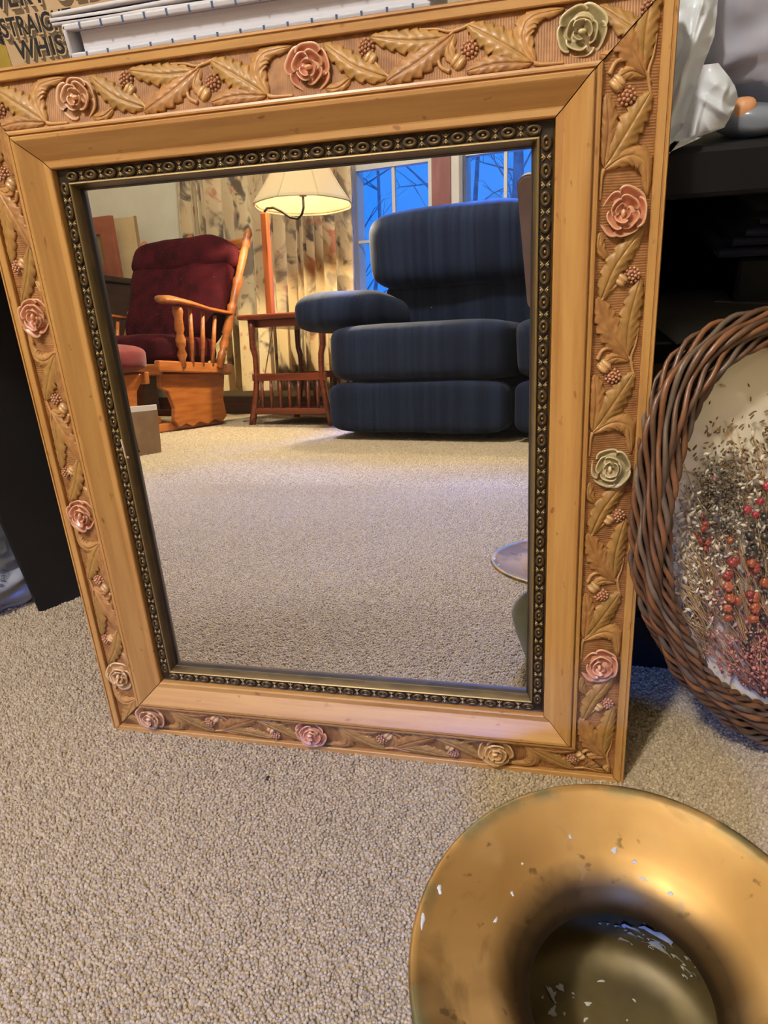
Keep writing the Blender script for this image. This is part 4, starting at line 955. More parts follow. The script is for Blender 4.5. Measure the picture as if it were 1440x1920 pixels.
def scatter(nm, cnt, m, pos, size, el=(1, 1, 1), zz=(.001, .006), sides=(5, 3)):
    mb = MB()
    for k in range(cnt):
        x, y = pos(k)
        if not inside(x, y, .95): continue
        s = size * rd.uniform(.6, 1.3); a = rd.uniform(0, PI); V, F = sphereVF((0, 0, 0), s, sides[0], sides[1], el)
        ca, sa = math.cos(a), math.sin(a); z = ZB + rd.uniform(*zz)
        mb.add(([(x + ca * p[0] - sa * p[1], y + sa * p[0] + ca * p[1], z + p[2]) for p in V], F))
    o = mb.build(nm, m, wr); o['kind'] = 'stuff'; return o
G = rd.gauss
scatter('seed_heads', 620, M_seedg, lambda k: ((-.0565 + G(0, .0075), .050 + G(0, .013)) if k % 2 else (-.044 + G(0, .008), .040 + G(0, .016))), .00085, (1.2, .8, .8), (.001, .009))
scatter('seed_heads', 300, M_seedg, lambda k: (-.012 + G(0, .010), .002 + G(0, .02)), .0011, (1.2, .9, .8), (.001, .008))
def spray(k):
    j = k // 14; bx_ = -.055 + .012 * (j % 9) + .004 * math.sin(j * 3.1); h = .030 + .045 * ((j * 37 % 17) / 17); f = rd.uniform(.1, 1)
    lean = (bx_ + .02) * .35; return (bx_ + lean * f * .6 + rd.uniform(-.004, .004) * f, .035 + h * f + rd.uniform(-.002, .002))
scatter('grass_seeds', 620, M_seed, spray, .00095, (1.9, .55, .55), (.001, .007))
scatter('pale_flower_tufts', 640, M_fluff, lambda k: (-.045 + G(0, .026), .018 + G(0, .028)), .0017, (1.6, .6, .5), (.0005, .005))
scatter('pale_flower_tufts', 160, M_fluff, lambda k: (-.072 + G(0, .006), .002 + G(0, .022)), .0016, (1.7, .5, .5), (.0005, .004))
scatter('pink_statice', 520, M_statice, lambda k: (-.015 + G(0, .014), -.068 + G(0, .018)), .0012, (1.2, .9, .8), (.001, .008))
scatter('pink_statice', 160, M_statice, lambda k: (-.052 + G(0, .007), -.030 + G(0, .030)), .0009, (1.2, .9, .8), (.001, .006))
# grasses at the left edge: fine curved blades
mb = MB()
for k in range(170):
    x0, y0 = -.060 + rd.uniform(-.012, .012), -.045 + rd.uniform(-.02, .03); a = PI / 2 + rd.uniform(-.1, .75); L = rd.uniform(.02, .055); P = []
    for i in range(6):
        f = i / 5; x = x0 + math.cos(a) * L * f - .008 * f * f; y = y0 + math.sin(a) * L * f
        if inside(x, y, .97): P.append((x, y, ZB + .001 + .004 * math.sin(f * 2)))
    if len(P) > 2: mb.add(tubeVF(P, .00026, 3))
o = mb.build('fine_grass', M_stem[0], wr); o['kind'] = 'stuff'
def bmat(nm, c, c2): return mat(nm, c, c2, rough=.35, scale=150, coat=.3, rnd=.15)
M_bred, M_bor, M_bmag, M_bblk = bmat('dried_berry_red', srgb(138, 50, 42), srgb(160, 78, 64)), bmat('dried_berry_orange', srgb(160, 78, 48), srgb(178, 100, 66)), bmat('dried_berry_magenta', srgb(160, 44, 58), srgb(180, 74, 80)), bmat('dried_berry_black', srgb(46, 42, 36), srgb(66, 60, 50))
def petalberryVF(r, seed):
    r2 = random.Random(seed); mb = MB(); mb.add(sphereVF((0, 0, 0), r * .8, 10, 7))
    for k in range(6):
        a = k * PI / 3 + r2.uniform(-.2, .2); mb.add(sphereVF((math.cos(a) * r * .42, math.sin(a) * r * .42, r * .34), r * .52, 8, 5, (1, 1, .9)))
    return mb.V, mb.F
def mesh_raw(nm, VF, m): 
    me = bpy.data.meshes.new(nm); me.from_pydata([tuple(v) for v in VF[0]], [], VF[1]); me.materials.append(m); me.polygons.foreach_set('use_smooth', [True] * len(me.polygons)); return me
BK = {'r': mesh_raw('dried_berry', petalberryVF(1, 1), M_bred), 'o': mesh_raw('dried_berry', petalberryVF(1, 2), M_bor), 'm': mesh_raw('dried_berry', petalberryVF(1, 3), M_bmag), 'k': mesh_raw('dried_berry', sphereVF((0, 0, 0), 1, 10, 7), M_bblk)}
BER = [(-62.5, 38.1, 'r', 1.5), (-61.5, 33.3, 'r', 1.9), (-63.6, 31.1, 'r', 1.9), (-66.6, 28.2, 'r', 1.5), (-64.9, 23.6, 'r', 1.7), (-61.1, 21.6, 'r', 1.7), (-61.2, 17.4, 'r', 1.9), (-44.4, 18.5, 'o', 2.0), (-43.3, 4.4, 'r', 3.4), (-45.8, -4.1, 'r', 3.2), (-45.8, -11.9, 'o', 3.1), (-45.2, -19.5, 'o', 3.0), (-39.3, -23.8, 'o', 3.0), (-46.2, -26.3, 'o', 2.6), (-46.2, -32.9, 'o', 2.4), (-25.8, -5.4, 'r', 3.4), (-29.2, -1, 'o', 2.8), (-20.1, -16.5, 'o', 3.0), (-25.9, -25.3, 'o', 3.4), (-30, -22, 'r', 2.8), (-26.9, -31.7, 'o', 3.2), (-26.1, -40.1, 'o', 3.0), (-19.1, 46.1, 'm', 2.6), (-24.6, 37.9, 'm', 2.2), (-32.2, 34.4, 'm', 2.4), (-27.0, 30.2, 'm', 2.0), (-14, 52, 'r', 2.8), (-19.6, 26.5, 'k', 2.0), (-28.4, 23.1, 'k', 1.6), (-31.4, 18.3, 'k', 2.1), (-29.6, 15.6, 'k', 1.9), (-19.3, 13.6, 'k', 2.1), (-31.3, 9.2, 'k', 1.6), (-27.1, 8.5, 'k', 1.9), (-31.8, 5.0, 'k', 1.4), (-50.5, 14.5, 'k', 1.2), (-44.4, 23.7, 'k', 1.2), (-49.5, 28.3, 'k', 1.4), (-19.5, -42.2, 'k', 2.1), (-26.0, -48.0, 'k', 1.8), (-20.9, -51.7, 'k', 1.8), (-28.7, -51.3, 'k', 1.8), (-30.3, -56.6, 'k', 1.7), (-30.2, -61.4, 'k', 1.6), (-10, -22, 'k', 2.0), (-7, 8, 'o', 3), (5, -10, 'r', 3.2), (8, 20, 'm', 2.4), (12, -30, 'o', 3), (-4, -34, 'k', 2)]
for i, (x, y, k, r) in enumerate(BER):
    o = link('dried_berry', BK[k], wr, (x * mm, y * mm, ZB + .0055 + (i % 3) * .0008)); o.scale = (r * 1.22 * mm, r * 1.22 * mm, r * 1.1 * mm); o.rotation_euler = (rd.uniform(-.4, .4), rd.uniform(-.4, .4), rd.uniform(0, 6))

#SECTION_FAR
# ------------------------------------------------------------------ phone that takes the picture (its edge shows in the mirror)
M_phone = mat('rosy_case', srgb(150, 128, 132), srgb(136, 114, 120), rough=.18, scale=20, coat=.6)
M_phoned = mat('dark_lens', srgb(20, 18, 22), rough=.1)
ph = bpy.data.objects.new('smartphone', None); COL.objects.link(ph); ph.matrix_world = CAM_M @ Matrix.Translation((0, 0, .0035)); tag(ph, 'smartphone in a rosy clear case, held up facing the mirror', 'phone')
def rrect(x0, x1, y0, y1, r, n=8):
    P = []
    for cx, cy, a0 in ((x1 - r, y1 - r, 0), (x0 + r, y1 - r, PI / 2), (x0 + r, y0 + r, PI), (x1 - r, y0 + r, 1.5 * PI)):
        for i in range(n + 1): a = a0 + PI / 2 * i / n; P.append((cx + r * math.cos(a), cy + r * math.sin(a)))
    return P
def rprism(name, P, z0, z1, m, parent, bev=.0012):
    bm = bmesh.new(); vs = [bm.verts.new((x, y, z0)) for x, y in P]; f = bm.faces.new(vs); r = bmesh.ops.extrude_face_region(bm, geom=[f]); bmesh.ops.translate(bm, vec=(0, 0, z1 - z0), verts=[q for q in r['geom'] if isinstance(q, bmesh.types.BMVert)])
    if bev: bmesh.ops.bevel(bm, geom=[e for e in bm.edges if abs(e.verts[0].co.z - e.verts[1].co.z) < 1e-7], offset=bev, segments=3, affect='EDGES')
    return from_bm(name, bm, m, parent, smooth=False)
pb = rprism('case', rrect(-.045, .029, -.102, .0485, .012), 0, .011, M_phone, ph, .0025); pb.rotation_euler = (0, 0, R(3.0))
rprism('camera_bump', rrect(-.016, .016, -.016, .016, .007), -.0012, .0005, M_phoned, ph, .0004)
rprism('case_slot', rrect(-.0335, -.026, -.086, -.077, .0012), -.0004, .0004, mat('case_slot_grey', srgb(86, 70, 70), rough=.4), ph, 0)

# ------------------------------------------------------------------ furniture seen in the mirror
def fabric(name, c1, c2, s=18):
    m = bpy.data.materials.new(name); m.use_nodes = True; n = m.node_tree.nodes; l = m.node_tree.links; b = n['Principled BSDF']; t = n.new('ShaderNodeTexCoord')
    mp = n.new('ShaderNodeMapping'); mp.inputs['Scale'].default_value = (1, .02, .02); l.new(t.outputs['Object'], mp.inputs[0]); nz = n.new('ShaderNodeTexNoise'); nz.inputs['Scale'].default_value = s; nz.inputs['Detail'].default_value = 3; l.new(mp.outputs[0], nz.inputs['Vector'])
    r = n.new('ShaderNodeValToRGB'); r.color_ramp.elements[0].position = .40; r.color_ramp.elements[1].position = .62; r.color_ramp.elements[0].color = (*c1, 1); r.color_ramp.elements[1].color = (*c2, 1); l.new(nz.outputs['Fac'], r.inputs[0]); l.new(r.outputs[0], b.inputs['Base Color'])
    b.inputs['Roughness'].default_value = .85; b.inputs['Sheen Weight'].default_value = .06; b.inputs['Sheen Roughness'].default_value = .35; b.inputs['Specular IOR Level'].default_value = .2
    n2 = n.new('ShaderNodeTexNoise'); n2.inputs['Scale'].default_value = 500; l.new(t.outputs['Object'], n2.inputs['Vector']); bp = n.new('ShaderNodeBump'); bp.inputs['Strength'].default_value = .3; bp.inputs['Distance'].default_value = .002; l.new(n2.outputs['Fac'], bp.inputs['Height']); l.new(bp.outputs[0], b.inputs['Normal'])
    return m
M_sofa = fabric('navy_velour', srgb(18, 26, 46), srgb(30, 40, 62), 44)
M_sofad = mat('sofa_underside', srgb(16, 18, 26), rough=.9)
sofa = empty('recliner_sofa', room(-.42, -2.3), (0, 0, RHO)); tag(sofa, 'navy blue velour recliner sofa with plump cushions by the window', 'sofa')
def sc(name, u0, u1, v0, v1, z0, z1, e=.32, amp=.010, seed=0, rot=None, fr=7): return cushion(name, ((u0 + u1) / 2 + .42, (v0 + v1) / 2 + 2.3, (z0 + z1) / 2), (u1 - u0, abs(v1 - v0), z1 - z0), M_sofa, sofa, e, amp, fr, seed, rot)
for s, (u0, u1) in enumerate(((-.772, -.112), (-.108, .55))):
    sc('footrest_pad', u0 + .015, u1, -1.99, -1.855, .028, .205, .30, .007, s + 1)
    sc('seat_cushion', u0, u1 + .002, -2.46, -1.852, .200, .400, .30, .008, s + 3)
    o = sc('back_cushion', u0 + .02, u1, -2.66, -2.38, .34, .60, .34, .010, s + 5, Euler((-.14, 0, 0)))
    o = sc('head_cushion', u0 - .025, u1 + .012, -2.68, -2.27, .560, .868, .48, .016, s + 7, Euler((-.16, 0, 0)), 6)
box('base', (.30, -.02, .10), (1.32, .62, .16), M_sofad, sofa, .01)
box('back_frame', (.30, -.42, .42), (1.34, .16, .78), M_sofa, sofa, .04, seg=4)
for uu in (-.80, .60):
    V, F = superbox((.235, .66, .145), .62, 44, 28, .014, 9, 2); W_ = []
    for x, y, z in V:
        fr = (y + .33) / .66                                   # 0 at the back, 1 at the front: the pad droops over the arm's front and turns in
        W_.append((x * (1 + .25 * fr) + uu + .42 + (.12 * (1 - fr) - .035 if uu < 0 else -.05), y + .04, z * (1 + .15 * fr) + .425 + .035 * math.sin(PI * fr * .8)))
    mk('arm_pad', W_, F, M_sofa, sofa)
    box('arm_panel', (uu + .42 + (.075 if uu < 0 else -.055), -.06, .22), (.085, .56, .36), M_sofa, sofa, .03, seg=3)
# side table with built-in lamp
M_cherry = mat('cherry_wood', srgb(122, 54, 26), srgb(96, 40, 20), rough=.32, scale=7, stretch=(1, 1, 12), coat=.3)
TU0, TU1, TV0, TV1 = -1.424, -.965, -2.80, -2.33
tb = empty('lamp_table', room((TU0 + TU1) / 2, (TV0 + TV1) / 2), (0, 0, RHO)); tag(tb, 'cherry wood end table with magazine rack and built-in lamp', 'table')
tw, td = TU1 - TU0, TV1 - TV0
def tbox(name, u0, u1, v0, v1, z0, z1, bevel=.004, parent=None): return box(name, ((u0 + u1) / 2 - (TU0 + TU1) / 2, (v0 + v1) / 2 - (TV0 + TV1) / 2, (z0 + z1) / 2), (u1 - u0, v1 - v0, z1 - z0), M_cherry, tb, bevel)
tbox('table_top', TU0, TU1, TV0, TV1, .462, .484, .006); tbox('apron', TU0 + .05, TU1 - .05, TV0 + .05, TV1 - .05, .43, .463)
for (u, v) in ((TU0 + .055, TV1 - .03), (TU1 - .055, TV1 - .03), (TU0 + .055, TV0 + .03), (TU1 - .055, TV0 + .03)):
    dx = -.03 if u < -1.2 else .03
    P = [(u - (TU0 + TU1) / 2 + dx * max(0, (q - .45) / .55) ** 1.5 - dx * .4 * math.sin(PI * q) * (q > .3), v - (TV0 + TV1) / 2, .462 * (1 - q)) for q in [i / 12 for i in range(13)]]
    V, F = tubeVF(P, [.016 - .003 * math.sin(PI * i / 12) for i in range(13)], 8); mk('leg', V, F, M_cherry, tb)
for v in (TV1 - .03, TV0 + .03):
    tbox('rail', TU0 + .045, TU1 - .045, v - .008, v + .008, .198, .230); tbox('rail', TU0 + .05, TU1 - .05, v - .008, v + .008, .050, .078)
    for k in range(7):
        u = TU0 + .09 + k * (tw - .18) / 6; post_path('spindle', (u - (TU0 + TU1) / 2, v - (TV0 + TV1) / 2, .076), (u - (TU0 + TU1) / 2, v - (TV0 + TV1) / 2, .2), [(0, .006), (.5, .0085), (1, .006)], M_cherry, tb, 8)
tbox('rack_floor', TU0 + .05, TU1 - .05, TV0 + .03, TV1 - .03, .052, .062)
pu, pv = -1.303 - (TU0 + TU1) / 2, -2.42 - (TV0 + TV1) / 2
M_pole = mat('pole_wood', srgb(176, 92, 40), srgb(150, 74, 30), rough=.35, scale=7, stretch=(6, 6, 1), coat=.3)
box('lamp_pole', (pu, pv, .695), (.030, .030, .425), M_pole, tb, .004)
M_wire = mat('black_wire', srgb(30, 24, 20), rough=.35, metal=.6)
su, sv = -1.113 - (TU0 + TU1) / 2, pv
tube('lamp_arm', [(pu, pv, .90), (pu, pv, .915), (pu + .012, pv, .926), (pu + .045, pv, .925), (pu + .085, pv, .905), (pu + .125, pv, .878), (pu + .16, pv, .870), (su - .01, pv, .884), (su, pv, .91), (su, pv, .965)], .0055, M_wire, tb, 8)
lathe('bulb_holder', [(0, 0), (.016, 0), (.016, .05), (.012, .055), (0, .055)], M_brassfit, tb, 16, (su, sv, .955))
M_bulb = mat('bulb_glow', (1, .9, .7), emit=(1.0, .84, .56), estr=FLOOR_LAMP_STRENGTH * 12)
V, F = sphereVF((0, 0, 0), .028, 14, 10); mk('bulb', V, F, M_bulb, tb, loc=(su, sv, 1.035))
def shade_mat():
    m = bpy.data.materials.new('linen_shade'); m.use_nodes = True; n = m.node_tree.nodes; l = m.node_tree.links; b = n['Principled BSDF']; b.inputs['Base Color'].default_value = (*srgb(212, 196, 158), 1); b.inputs['Roughness'].default_value = .8
    tr = n.new('ShaderNodeBsdfTranslucent'); tr.inputs['Color'].default_value = (*srgb(244, 216, 160), 1); mx = n.new('ShaderNodeMixShader'); mx.inputs[0].default_value = .08; l.new(b.outputs[0], mx.inputs[1]); l.new(tr.outputs[0], mx.inputs[2]); l.new(mx.outputs[0], n['Material Output'].inputs[0]); return m
M_shade2 = shade_mat()
def shadeVF():
    V = []; F = []; seg = 48; prof = [(.212, .918), (.200, .935), (.165, .985), (.132, 1.04), (.105, 1.09), (.088, 1.13), (.082, 1.15)]
    for r, z in prof:
        for k in range(seg):
            a = 2 * PI * k / seg; q = (k * 8 / seg) % 1; rr = r * (1 - .045 * math.sin(PI * q) * (1 if z < 1.1 else .5)); V.append((su + rr * math.cos(a), sv + rr * math.sin(a), z))
    for i in range(len(prof) - 1):
        for k in range(seg): F.append((i * seg + k, i * seg + (k + 1) % seg, (i + 1) * seg + (k + 1) % seg, (i + 1) * seg + k))
    return V, F
shd = mk('lamp_shade', *shadeVF(), M_shade2, tb); md = shd.modifiers.new('thickness', 'SOLIDIFY'); md.thickness = .0015
for k in range(8):
    a = 2 * PI * k / 8; prof = [(.213, .918), (.201, .935), (.166, .985), (.133, 1.04), (.106, 1.09), (.089, 1.13), (.083, 1.15)]
    tube('shade_rib', [(su + r * math.cos(a), sv + r * math.sin(a), z) for r, z in prof], .0028, M_shade2, shd, 6)
tube('shade_trim', [(su + .2085 * (1 - .03 * math.sin(PI * ((k * 8 / 64) % 1))) * math.cos(2 * PI * k / 64), sv + .2085 * (1 - .03 * math.sin(PI * ((k * 8 / 64) % 1))) * math.sin(2 * PI * k / 64), .919) for k in range(64)], .004, M_shade2, shd, 6, closed=True)
tube('lamp_cord', [(pu, pv - .02, .45), (pu - .06, pv - .05, .30), (pu - .11, pv - .05, .12), (pu - .16, pv - .04, .012), (pu - .22, pv - .06, .006)], .003, mat('tan_cord', srgb(176, 140, 84), rough=.5), tb, 6)
# curtain
def curtain_mat():
    m = bpy.data.materials.new('floral_curtain'); m.use_nodes = True; n = m.node_tree.nodes; l = m.node_tree.links; b = n['Principled BSDF']; t = n.new('ShaderNodeTexCoord')
    def nzr(sc, p0, p1, c0, c1, st=(1, 1, 1), d=4, off=(0, 0, 0)):
        mp = n.new('ShaderNodeMapping'); mp.inputs['Scale'].default_value = st; mp.inputs['Location'].default_value = off; l.new(t.outputs['UV'], mp.inputs[0]); z = n.new('ShaderNodeTexNoise'); z.inputs['Scale'].default_value = sc; z.inputs['Detail'].default_value = d; z.inputs['Distortion'].default_value = .7; l.new(mp.outputs[0], z.inputs['Vector'])
        r = n.new('ShaderNodeValToRGB'); r.color_ramp.elements[0].position = p0; r.color_ramp.elements[1].position = p1; r.color_ramp.elements[0].color = (*c0, 1); r.color_ramp.elements[1].color = (*c1, 1); l.new(z.outputs['Fac'], r.inputs[0]); return r.outputs[0]
    def mx(f, a, c):
        x = n.new('ShaderNodeMix'); x.data_type = 'RGBA'; l.new(f, x.inputs[0]); l.new(a, x.inputs[6]); x.inputs[7].default_value = (*c, 1); return x.outputs[2]
    k0, k1 = (0, 0, 0), (.9, .9, .9)
    c = nzr(5, .3, .7, srgb(228, 208, 166), srgb(216, 190, 144))
    c = mx(nzr(9, .54, .62, k0, k1, (1, .55, 1), 5, (3, 1, 0)), c, srgb(132, 116, 98))
    c = mx(nzr(11, .58, .66, k0, k1, (1, .6, 1), 5, (7, 2, 0)), c, srgb(82, 70, 62))
    c = mx(nzr(12, .60, .67, k0, k1, (1, .7, 1), 5, (1, 8, 0)), c, srgb(190, 118, 88))
    c = mx(nzr(14, .64, .70, k0, k1, (1, .6, 1), 5, (5, 5, 0)), c, srgb(120, 112, 74))
    l.new(c, b.inputs['Base Color']); b.inputs['Roughness'].default_value = .85; tr = n.new('ShaderNodeBsdfTranslucent'); l.new(c, tr.inputs['Color']); ms = n.new('ShaderNodeMixShader'); ms.inputs[0].default_value = .12; l.new(b.outputs[0], ms.inputs[1]); l.new(tr.outputs[0], ms.inputs[2]); l.new(ms.outputs[0], n['Material Output'].inputs[0]); return m
M_curt = curtain_mat()
cu = empty('floral_curtain', room(-1.62, -2.94), (0, 0, RHO)); tag(cu, 'long floral curtain in cream and rust hanging left of window', 'curtain')
NU, NVV = 340, 14
def cf(a, b):
    u = -2.12 + a * 1.0; z = .13 + b * 1.97; k = a * 15 + .5 * math.sin(a * 9)
    d = .052 * math.sin(2 * PI * k) + .022 * math.sin(2 * PI * k * .37 + 1) + .01 * math.sin(z * 3 + a * 20)
    return (u + 1.62 + .012 * math.sin(2 * PI * k + 1.2) + .01 * (1 - b) * math.sin(a * 30), d * (.75 + .25 * (1 - b)), z)
V, F = gridVF(NU, NVV, cf); o = mk('drape', V, F, M_curt, cu)
uvl = o.data.uv_layers.new(name='uv')
for lp in o.data.loops:
    i = lp.vertex_index; uvl.data[lp.index].uv = ((i // NVV) / (NU - 1) * 2.1, (i % NVV) / (NVV - 1) * 2.0)
tube('curtain_rod', [(-.58, 0, 2.12), (.62, 0, 2.12)], .012, M_cherry, cu, 10)
# glider rocker
M_oak = mat('golden_oak', srgb(176, 104, 46), srgb(148, 82, 34), rough=.32, scale=8, stretch=(1, 1, 8), coat=.3, rnd=.06)
M_maroon = mat('maroon_velvet', srgb(42, 6, 10), srgb(64, 12, 18), rough=.9, scale=14, bump=.2, bscale=30, spec=.08)
GR = RHO + R(3)
gl_ = empty('glider_rocker', room(-1.815, -2.15), (0, 0, GR)); tag(gl_, 'oak glider rocking chair with dark maroon velvet cushions', 'chair')
# local: -y is the front, x right (seen from the front: +x towards the lamp table)
PR = [(0, .018), (.10, .018), (.12, .013), (.16, .021), (.22, .015), (.24, .022), (.40, .019), (.43, .024), (.45, .016), (.58, .020), (.62, .024), (.64, .016), (.80, .019), (.86, .016), (.88, .022), (.92, .016), (.94, .019), (.97, .017), (.995, .006)]
for s in (-1, 1):
    post_path('back_post', (s * .29, -.17, .26), (s * .315, -.43, .885), PR, M_oak, gl_)
    post_path('arm_post', (s * .285, .06, .27), (s * .29, .07, .515), [(0, .014), (.12, .014), (.2, .022), (.3, .013), (.36, .021), (.45, .022), (.55, .014), (.62, .02), (.8, .017), (.9, .022), (1, .018)], M_oak, gl_)
    for q in range(3): post_path('arm_spindle', (s * .285, .0 - q * .065, .27), (s * .288, -.01 - q * .08, .510 - q * .012), [(0, .008), (.5, .010), (1, .008)], M_oak, gl_, 10)
    P = [(s * .275, .15, .536), (s * .285, .10, .538), (s * .290, .0, .530), (s * .292, -.12, .512), (s * .296, -.285, .498)]
    V, F = tubeVF(P, [.040, .042, .030, .024, .024], 10, flat=.40); mk('armrest', V, F, M_oak, gl_)
    box('seat_rail', (s * .275, -.03, .265), (.030, .47, .045), M_oak, gl_, .006, Euler((.05, 0, 0)))
    pts = [(-.25, .235), (.25, .245), (.255, .19), (.20, .17), (.165, .10), (.175, .05), (.14, .018), (.09, .032), (.04, .014), (-.02, .032), (-.08, .014), (-.14, .034), (-.2, .016), (-.245, .04), (-.225, .12)]
    prism('base_panel', [(x * .84, z) for x, z in pts], .022, M_oak, gl_, Matrix.Translation((s * .245, -.04, 0)) @ Matrix.Rotation(PI / 2, 4, 'Z'), .003)
    box('base_runner', (s * .21, .0, .022), (.045, .50, .036), M_oak, gl_, .006)
for y, z in ((.19, .262), (-.25, .25)): box('seat_rail', (0, y, z), (.56, .028, .045), M_oak, gl_, .006)
for y in (.15, -.2): box('base_stretcher', (0, y, .055), (.42, .03, .03), M_oak, gl_, .005)
for q in range(5): post_path('back_spindle', (-.18 + q * .09, -.20, .27), (-.19 + q * .095, -.415, .82), [(0, .009), (.5, .011), (1, .009)], M_oak, gl_, 8)
box('crest_rail', (0, -.415, .815), (.58, .022, .05), M_oak, gl_, .008)
post_path('finial', (-.02, -.415, .83), (-.02, -.42, .885), [(0, .012), (.4, .018), (.8, .016), (1, .005)], M_oak, gl_, 12)
cushion('seat_cushion', (0, -.03, .345), (.54, .46, .13), M_maroon, gl_, .45, .012, 9, 2)
bc = cushion('back_cushion', (0, -.285, .59), (.56, .15, .50), M_maroon, gl_, .45, .022, 9, 3, Euler((.36, 0, 0)))
cushion('head_roll', (0, -.335, .765), (.58, .15, .16), M_maroon, gl_, .5, .016, 9, 4, Euler((.3, 0, 0)))
# ottoman with red cushion
ot = empty('ottoman', room(-1.625, -1.60), (0, 0, RHO + .1)); tag(ot, 'oak ottoman with a red velvet cushion before the glider rocker', 'ottoman')
M_redv = mat('red_velvet', srgb(112, 36, 36), srgb(92, 26, 28), rough=.8, scale=14, sheen=.2, bump=.2, bscale=30, spec=.2)
cushion('ottoman_cushion', (0, 0, .305), (.44, .36, .105), M_redv, ot, .5, .010, 10, 6)
for s in (-1, 1): prism('leg_panel', [(-.15, .25), (.15, .25), (.10, .19), (.09, .10), (.13, .02), (.05, .03), (0, .018), (-.05, .03), (-.13, .02), (-.09, .10), (-.10, .19)], .022, M_oak, ot, Matrix.Translation((s * .165, 0, 0)) @ Matrix.Rotation(PI / 2, 4, 'Z'), .003)
box('ottoman_rail', (0, .14, .235), (.38, .022, .045), M_oak, ot, .004); box('ottoman_rail', (0, -.14, .235), (.38, .022, .045), M_oak, ot, .004)
# foot in a blue sock above the ottoman
sk = empty('blue_sock', room(-1.60, -1.56, .36), (0, 0, RHO)); tag(sk, 'blue-grey knitted sock on a foot resting on the red ottoman', 'sock')
M_sock = mat('blue_knit', srgb(62, 72, 98), srgb(76, 86, 112), rough=.9, scale=90, bump=.4, bscale=350, sheen=.4)
V, F = gridVF(28, 22, lambda a, b: (a, b), closed_u=True); W_ = []
for a, b in V:
    f = b; cz = .105 + .055 * f - .05 * f * f; x = -.16 + .24 * f; rr = .055 * (1 - .15 * (1 - f)) * math.sqrt(max(0.0, 1 - max(0, (f - .72) / .28) ** 2)); an = 2 * PI * a
    W_.append((x, math.cos(an) * rr * .85, cz + math.sin(an) * rr * (1.05)))
mk('foot', W_, F, M_sock, sk); V, F = sphereVF((-.02, 0, .045), .045, 16, 10, (1, .8, 1)); mk('heel', V, F, mat('pale_heel', srgb(206, 170, 150), rough=.6), sk)
# cardboard carton with open white flap
ct = empty('cardboard_carton', room(-1.265, -1.335), (0, 0, RHO + R(6))); tag(ct, 'small brown cardboard carton with open white flaps on the carpet', 'carton')
M_ct = mat('carton_brown', srgb(140, 112, 84), srgb(126, 98, 72), rough=.85, scale=16)
M_ctw = mat('carton_white', srgb(216, 208, 204), rough=.8)
for nm, c, d in (('carton_side', (0, .112, .07), (.20, .004, .14)), ('carton_side', (0, -.112, .07), (.20, .004, .14)), ('carton_side', (-.102, 0, .07), (.004, .228, .14)), ('carton_bottom', (0, 0, .003), (.2, .22, .004))): box(nm, c, d, M_ct, ct, .001)
box('carton_side', (.102, 0, .07), (.004, .228, .14), M_ct, ct, .001)
box('white_flap', (.0, .085, .149), (.21, .06, .004), M_ctw, ct, .001, Euler((.18, .12, 0))); box('white_flap', (.10, 0, .148), (.006, .225, .018), M_ctw, ct, .001)
V, F = latheVF([(0, 0), (.026, 0), (.026, .001), (0, .001)], 24); o = mk('round_mark', V, F, mat('dark_print', srgb(70, 66, 56), rough=.8), ct, loc=(.04, .1141, .055), rot=(-PI / 2, 0, 0))
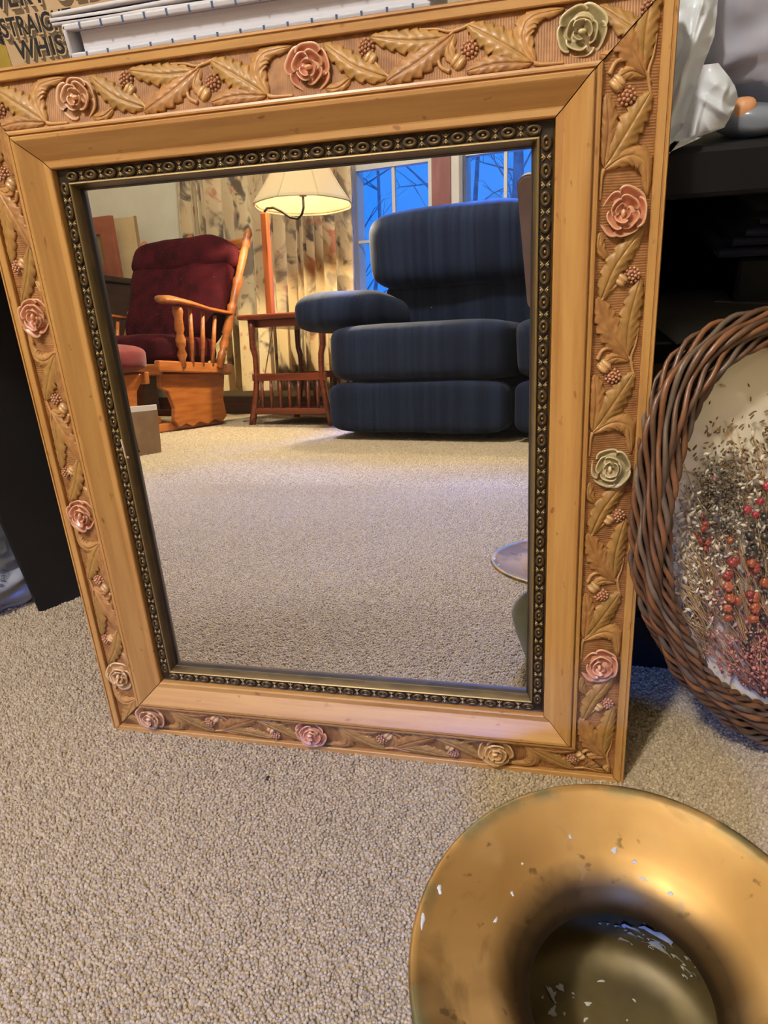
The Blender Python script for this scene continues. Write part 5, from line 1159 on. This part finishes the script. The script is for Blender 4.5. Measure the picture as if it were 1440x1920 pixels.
# low dark dresser, pictures and flowers in the corner
M_dark = mat('dark_walnut', srgb(52, 32, 22), srgb(66, 42, 28), rough=.45, scale=6, stretch=(1, 1, 8))
dr = empty('dark_cabinet', room(-2.78, -2.80), (0, 0, RHO)); tag(dr, 'dark walnut side cabinet in the corner behind the glider rocker', 'cabinet')
box('carcass', (0, 0, .37), (.66, .40, .70), M_dark, dr, .006); box('top', (0, 0, .735), (.70, .43, .03), M_dark, dr, .006)
for s in (-1, 1):
    d_ = box('door', (s * .16, .205, .38), (.30, .015, .60), M_dark, dr, .004); V, F = sphereVF((s * .04, .22, .40), .012, 10, 7); mk('knob', V, F, M_brassfit, d_)
M_rust = mat('rust_mat', srgb(150, 84, 54), srgb(138, 74, 48), rough=.8, scale=20); M_art = mat('olive_print', srgb(130, 112, 64), srgb(104, 92, 56), rough=.7, scale=8)
pc = empty('rust_picture', room(-2.71, -2.86, .752), (R(-6), 0, RHO)); tag(pc, 'rust-coloured framed picture leaning on the dark cabinet', 'picture')
for c, d in (((-.155, 0, .165), (.09, .03, .33)), ((.155, 0, .165), (.09, .03, .33)), ((0, 0, .045), (.22, .03, .09)), ((0, 0, .285), (.22, .03, .09))): box('frame_bar', c, d, M_rust, pc, .003)
box('print', (0, -.004, .165), (.22, .012, .15), M_art, pc, 0)
pc2 = empty('cream_canvas', room(-2.50, -2.93, .752), (R(-5), 0, RHO)); tag(pc2, 'cream canvas board leaning behind the rust picture', 'picture')
box('canvas', (0, 0, .165), (.16, .014, .33), mat('cream_canvas_paint', srgb(206, 180, 132), srgb(196, 168, 118), rough=.8, scale=10), pc2, .003); box('stretcher_edge', (.084, 0, .165), (.010, .016, .33), mat('raw_edge', srgb(150, 122, 80), rough=.8), pc2, .002)
fw = empty('flower_figurine', room(-2.62, -2.66, .752)); tag(fw, 'small bright flower ornament on the dark cabinet before the pictures', 'ornament')
lathe('pot', [(0, 0), (.03, 0), (.04, .03), (.03, .05), (0, .05)], mat('amber_pot', srgb(196, 140, 50), rough=.3), fw, 18)
rd2 = random.Random(3)
for k in range(9):
    c_ = [srgb(210, 150, 60), srgb(196, 80, 60), srgb(70, 110, 100), srgb(210, 170, 160)][k % 4]; V, F = sphereVF((rd2.uniform(-.04, .04), rd2.uniform(-.03, .03), .07 + rd2.uniform(0, .06)), .02, 10, 7, (1, 1, .7)); mk('petal_cluster', V, F, mat('petal_%s' % ('gold', 'red', 'teal', 'pink')[k % 4], c_, rough=.6), fw)
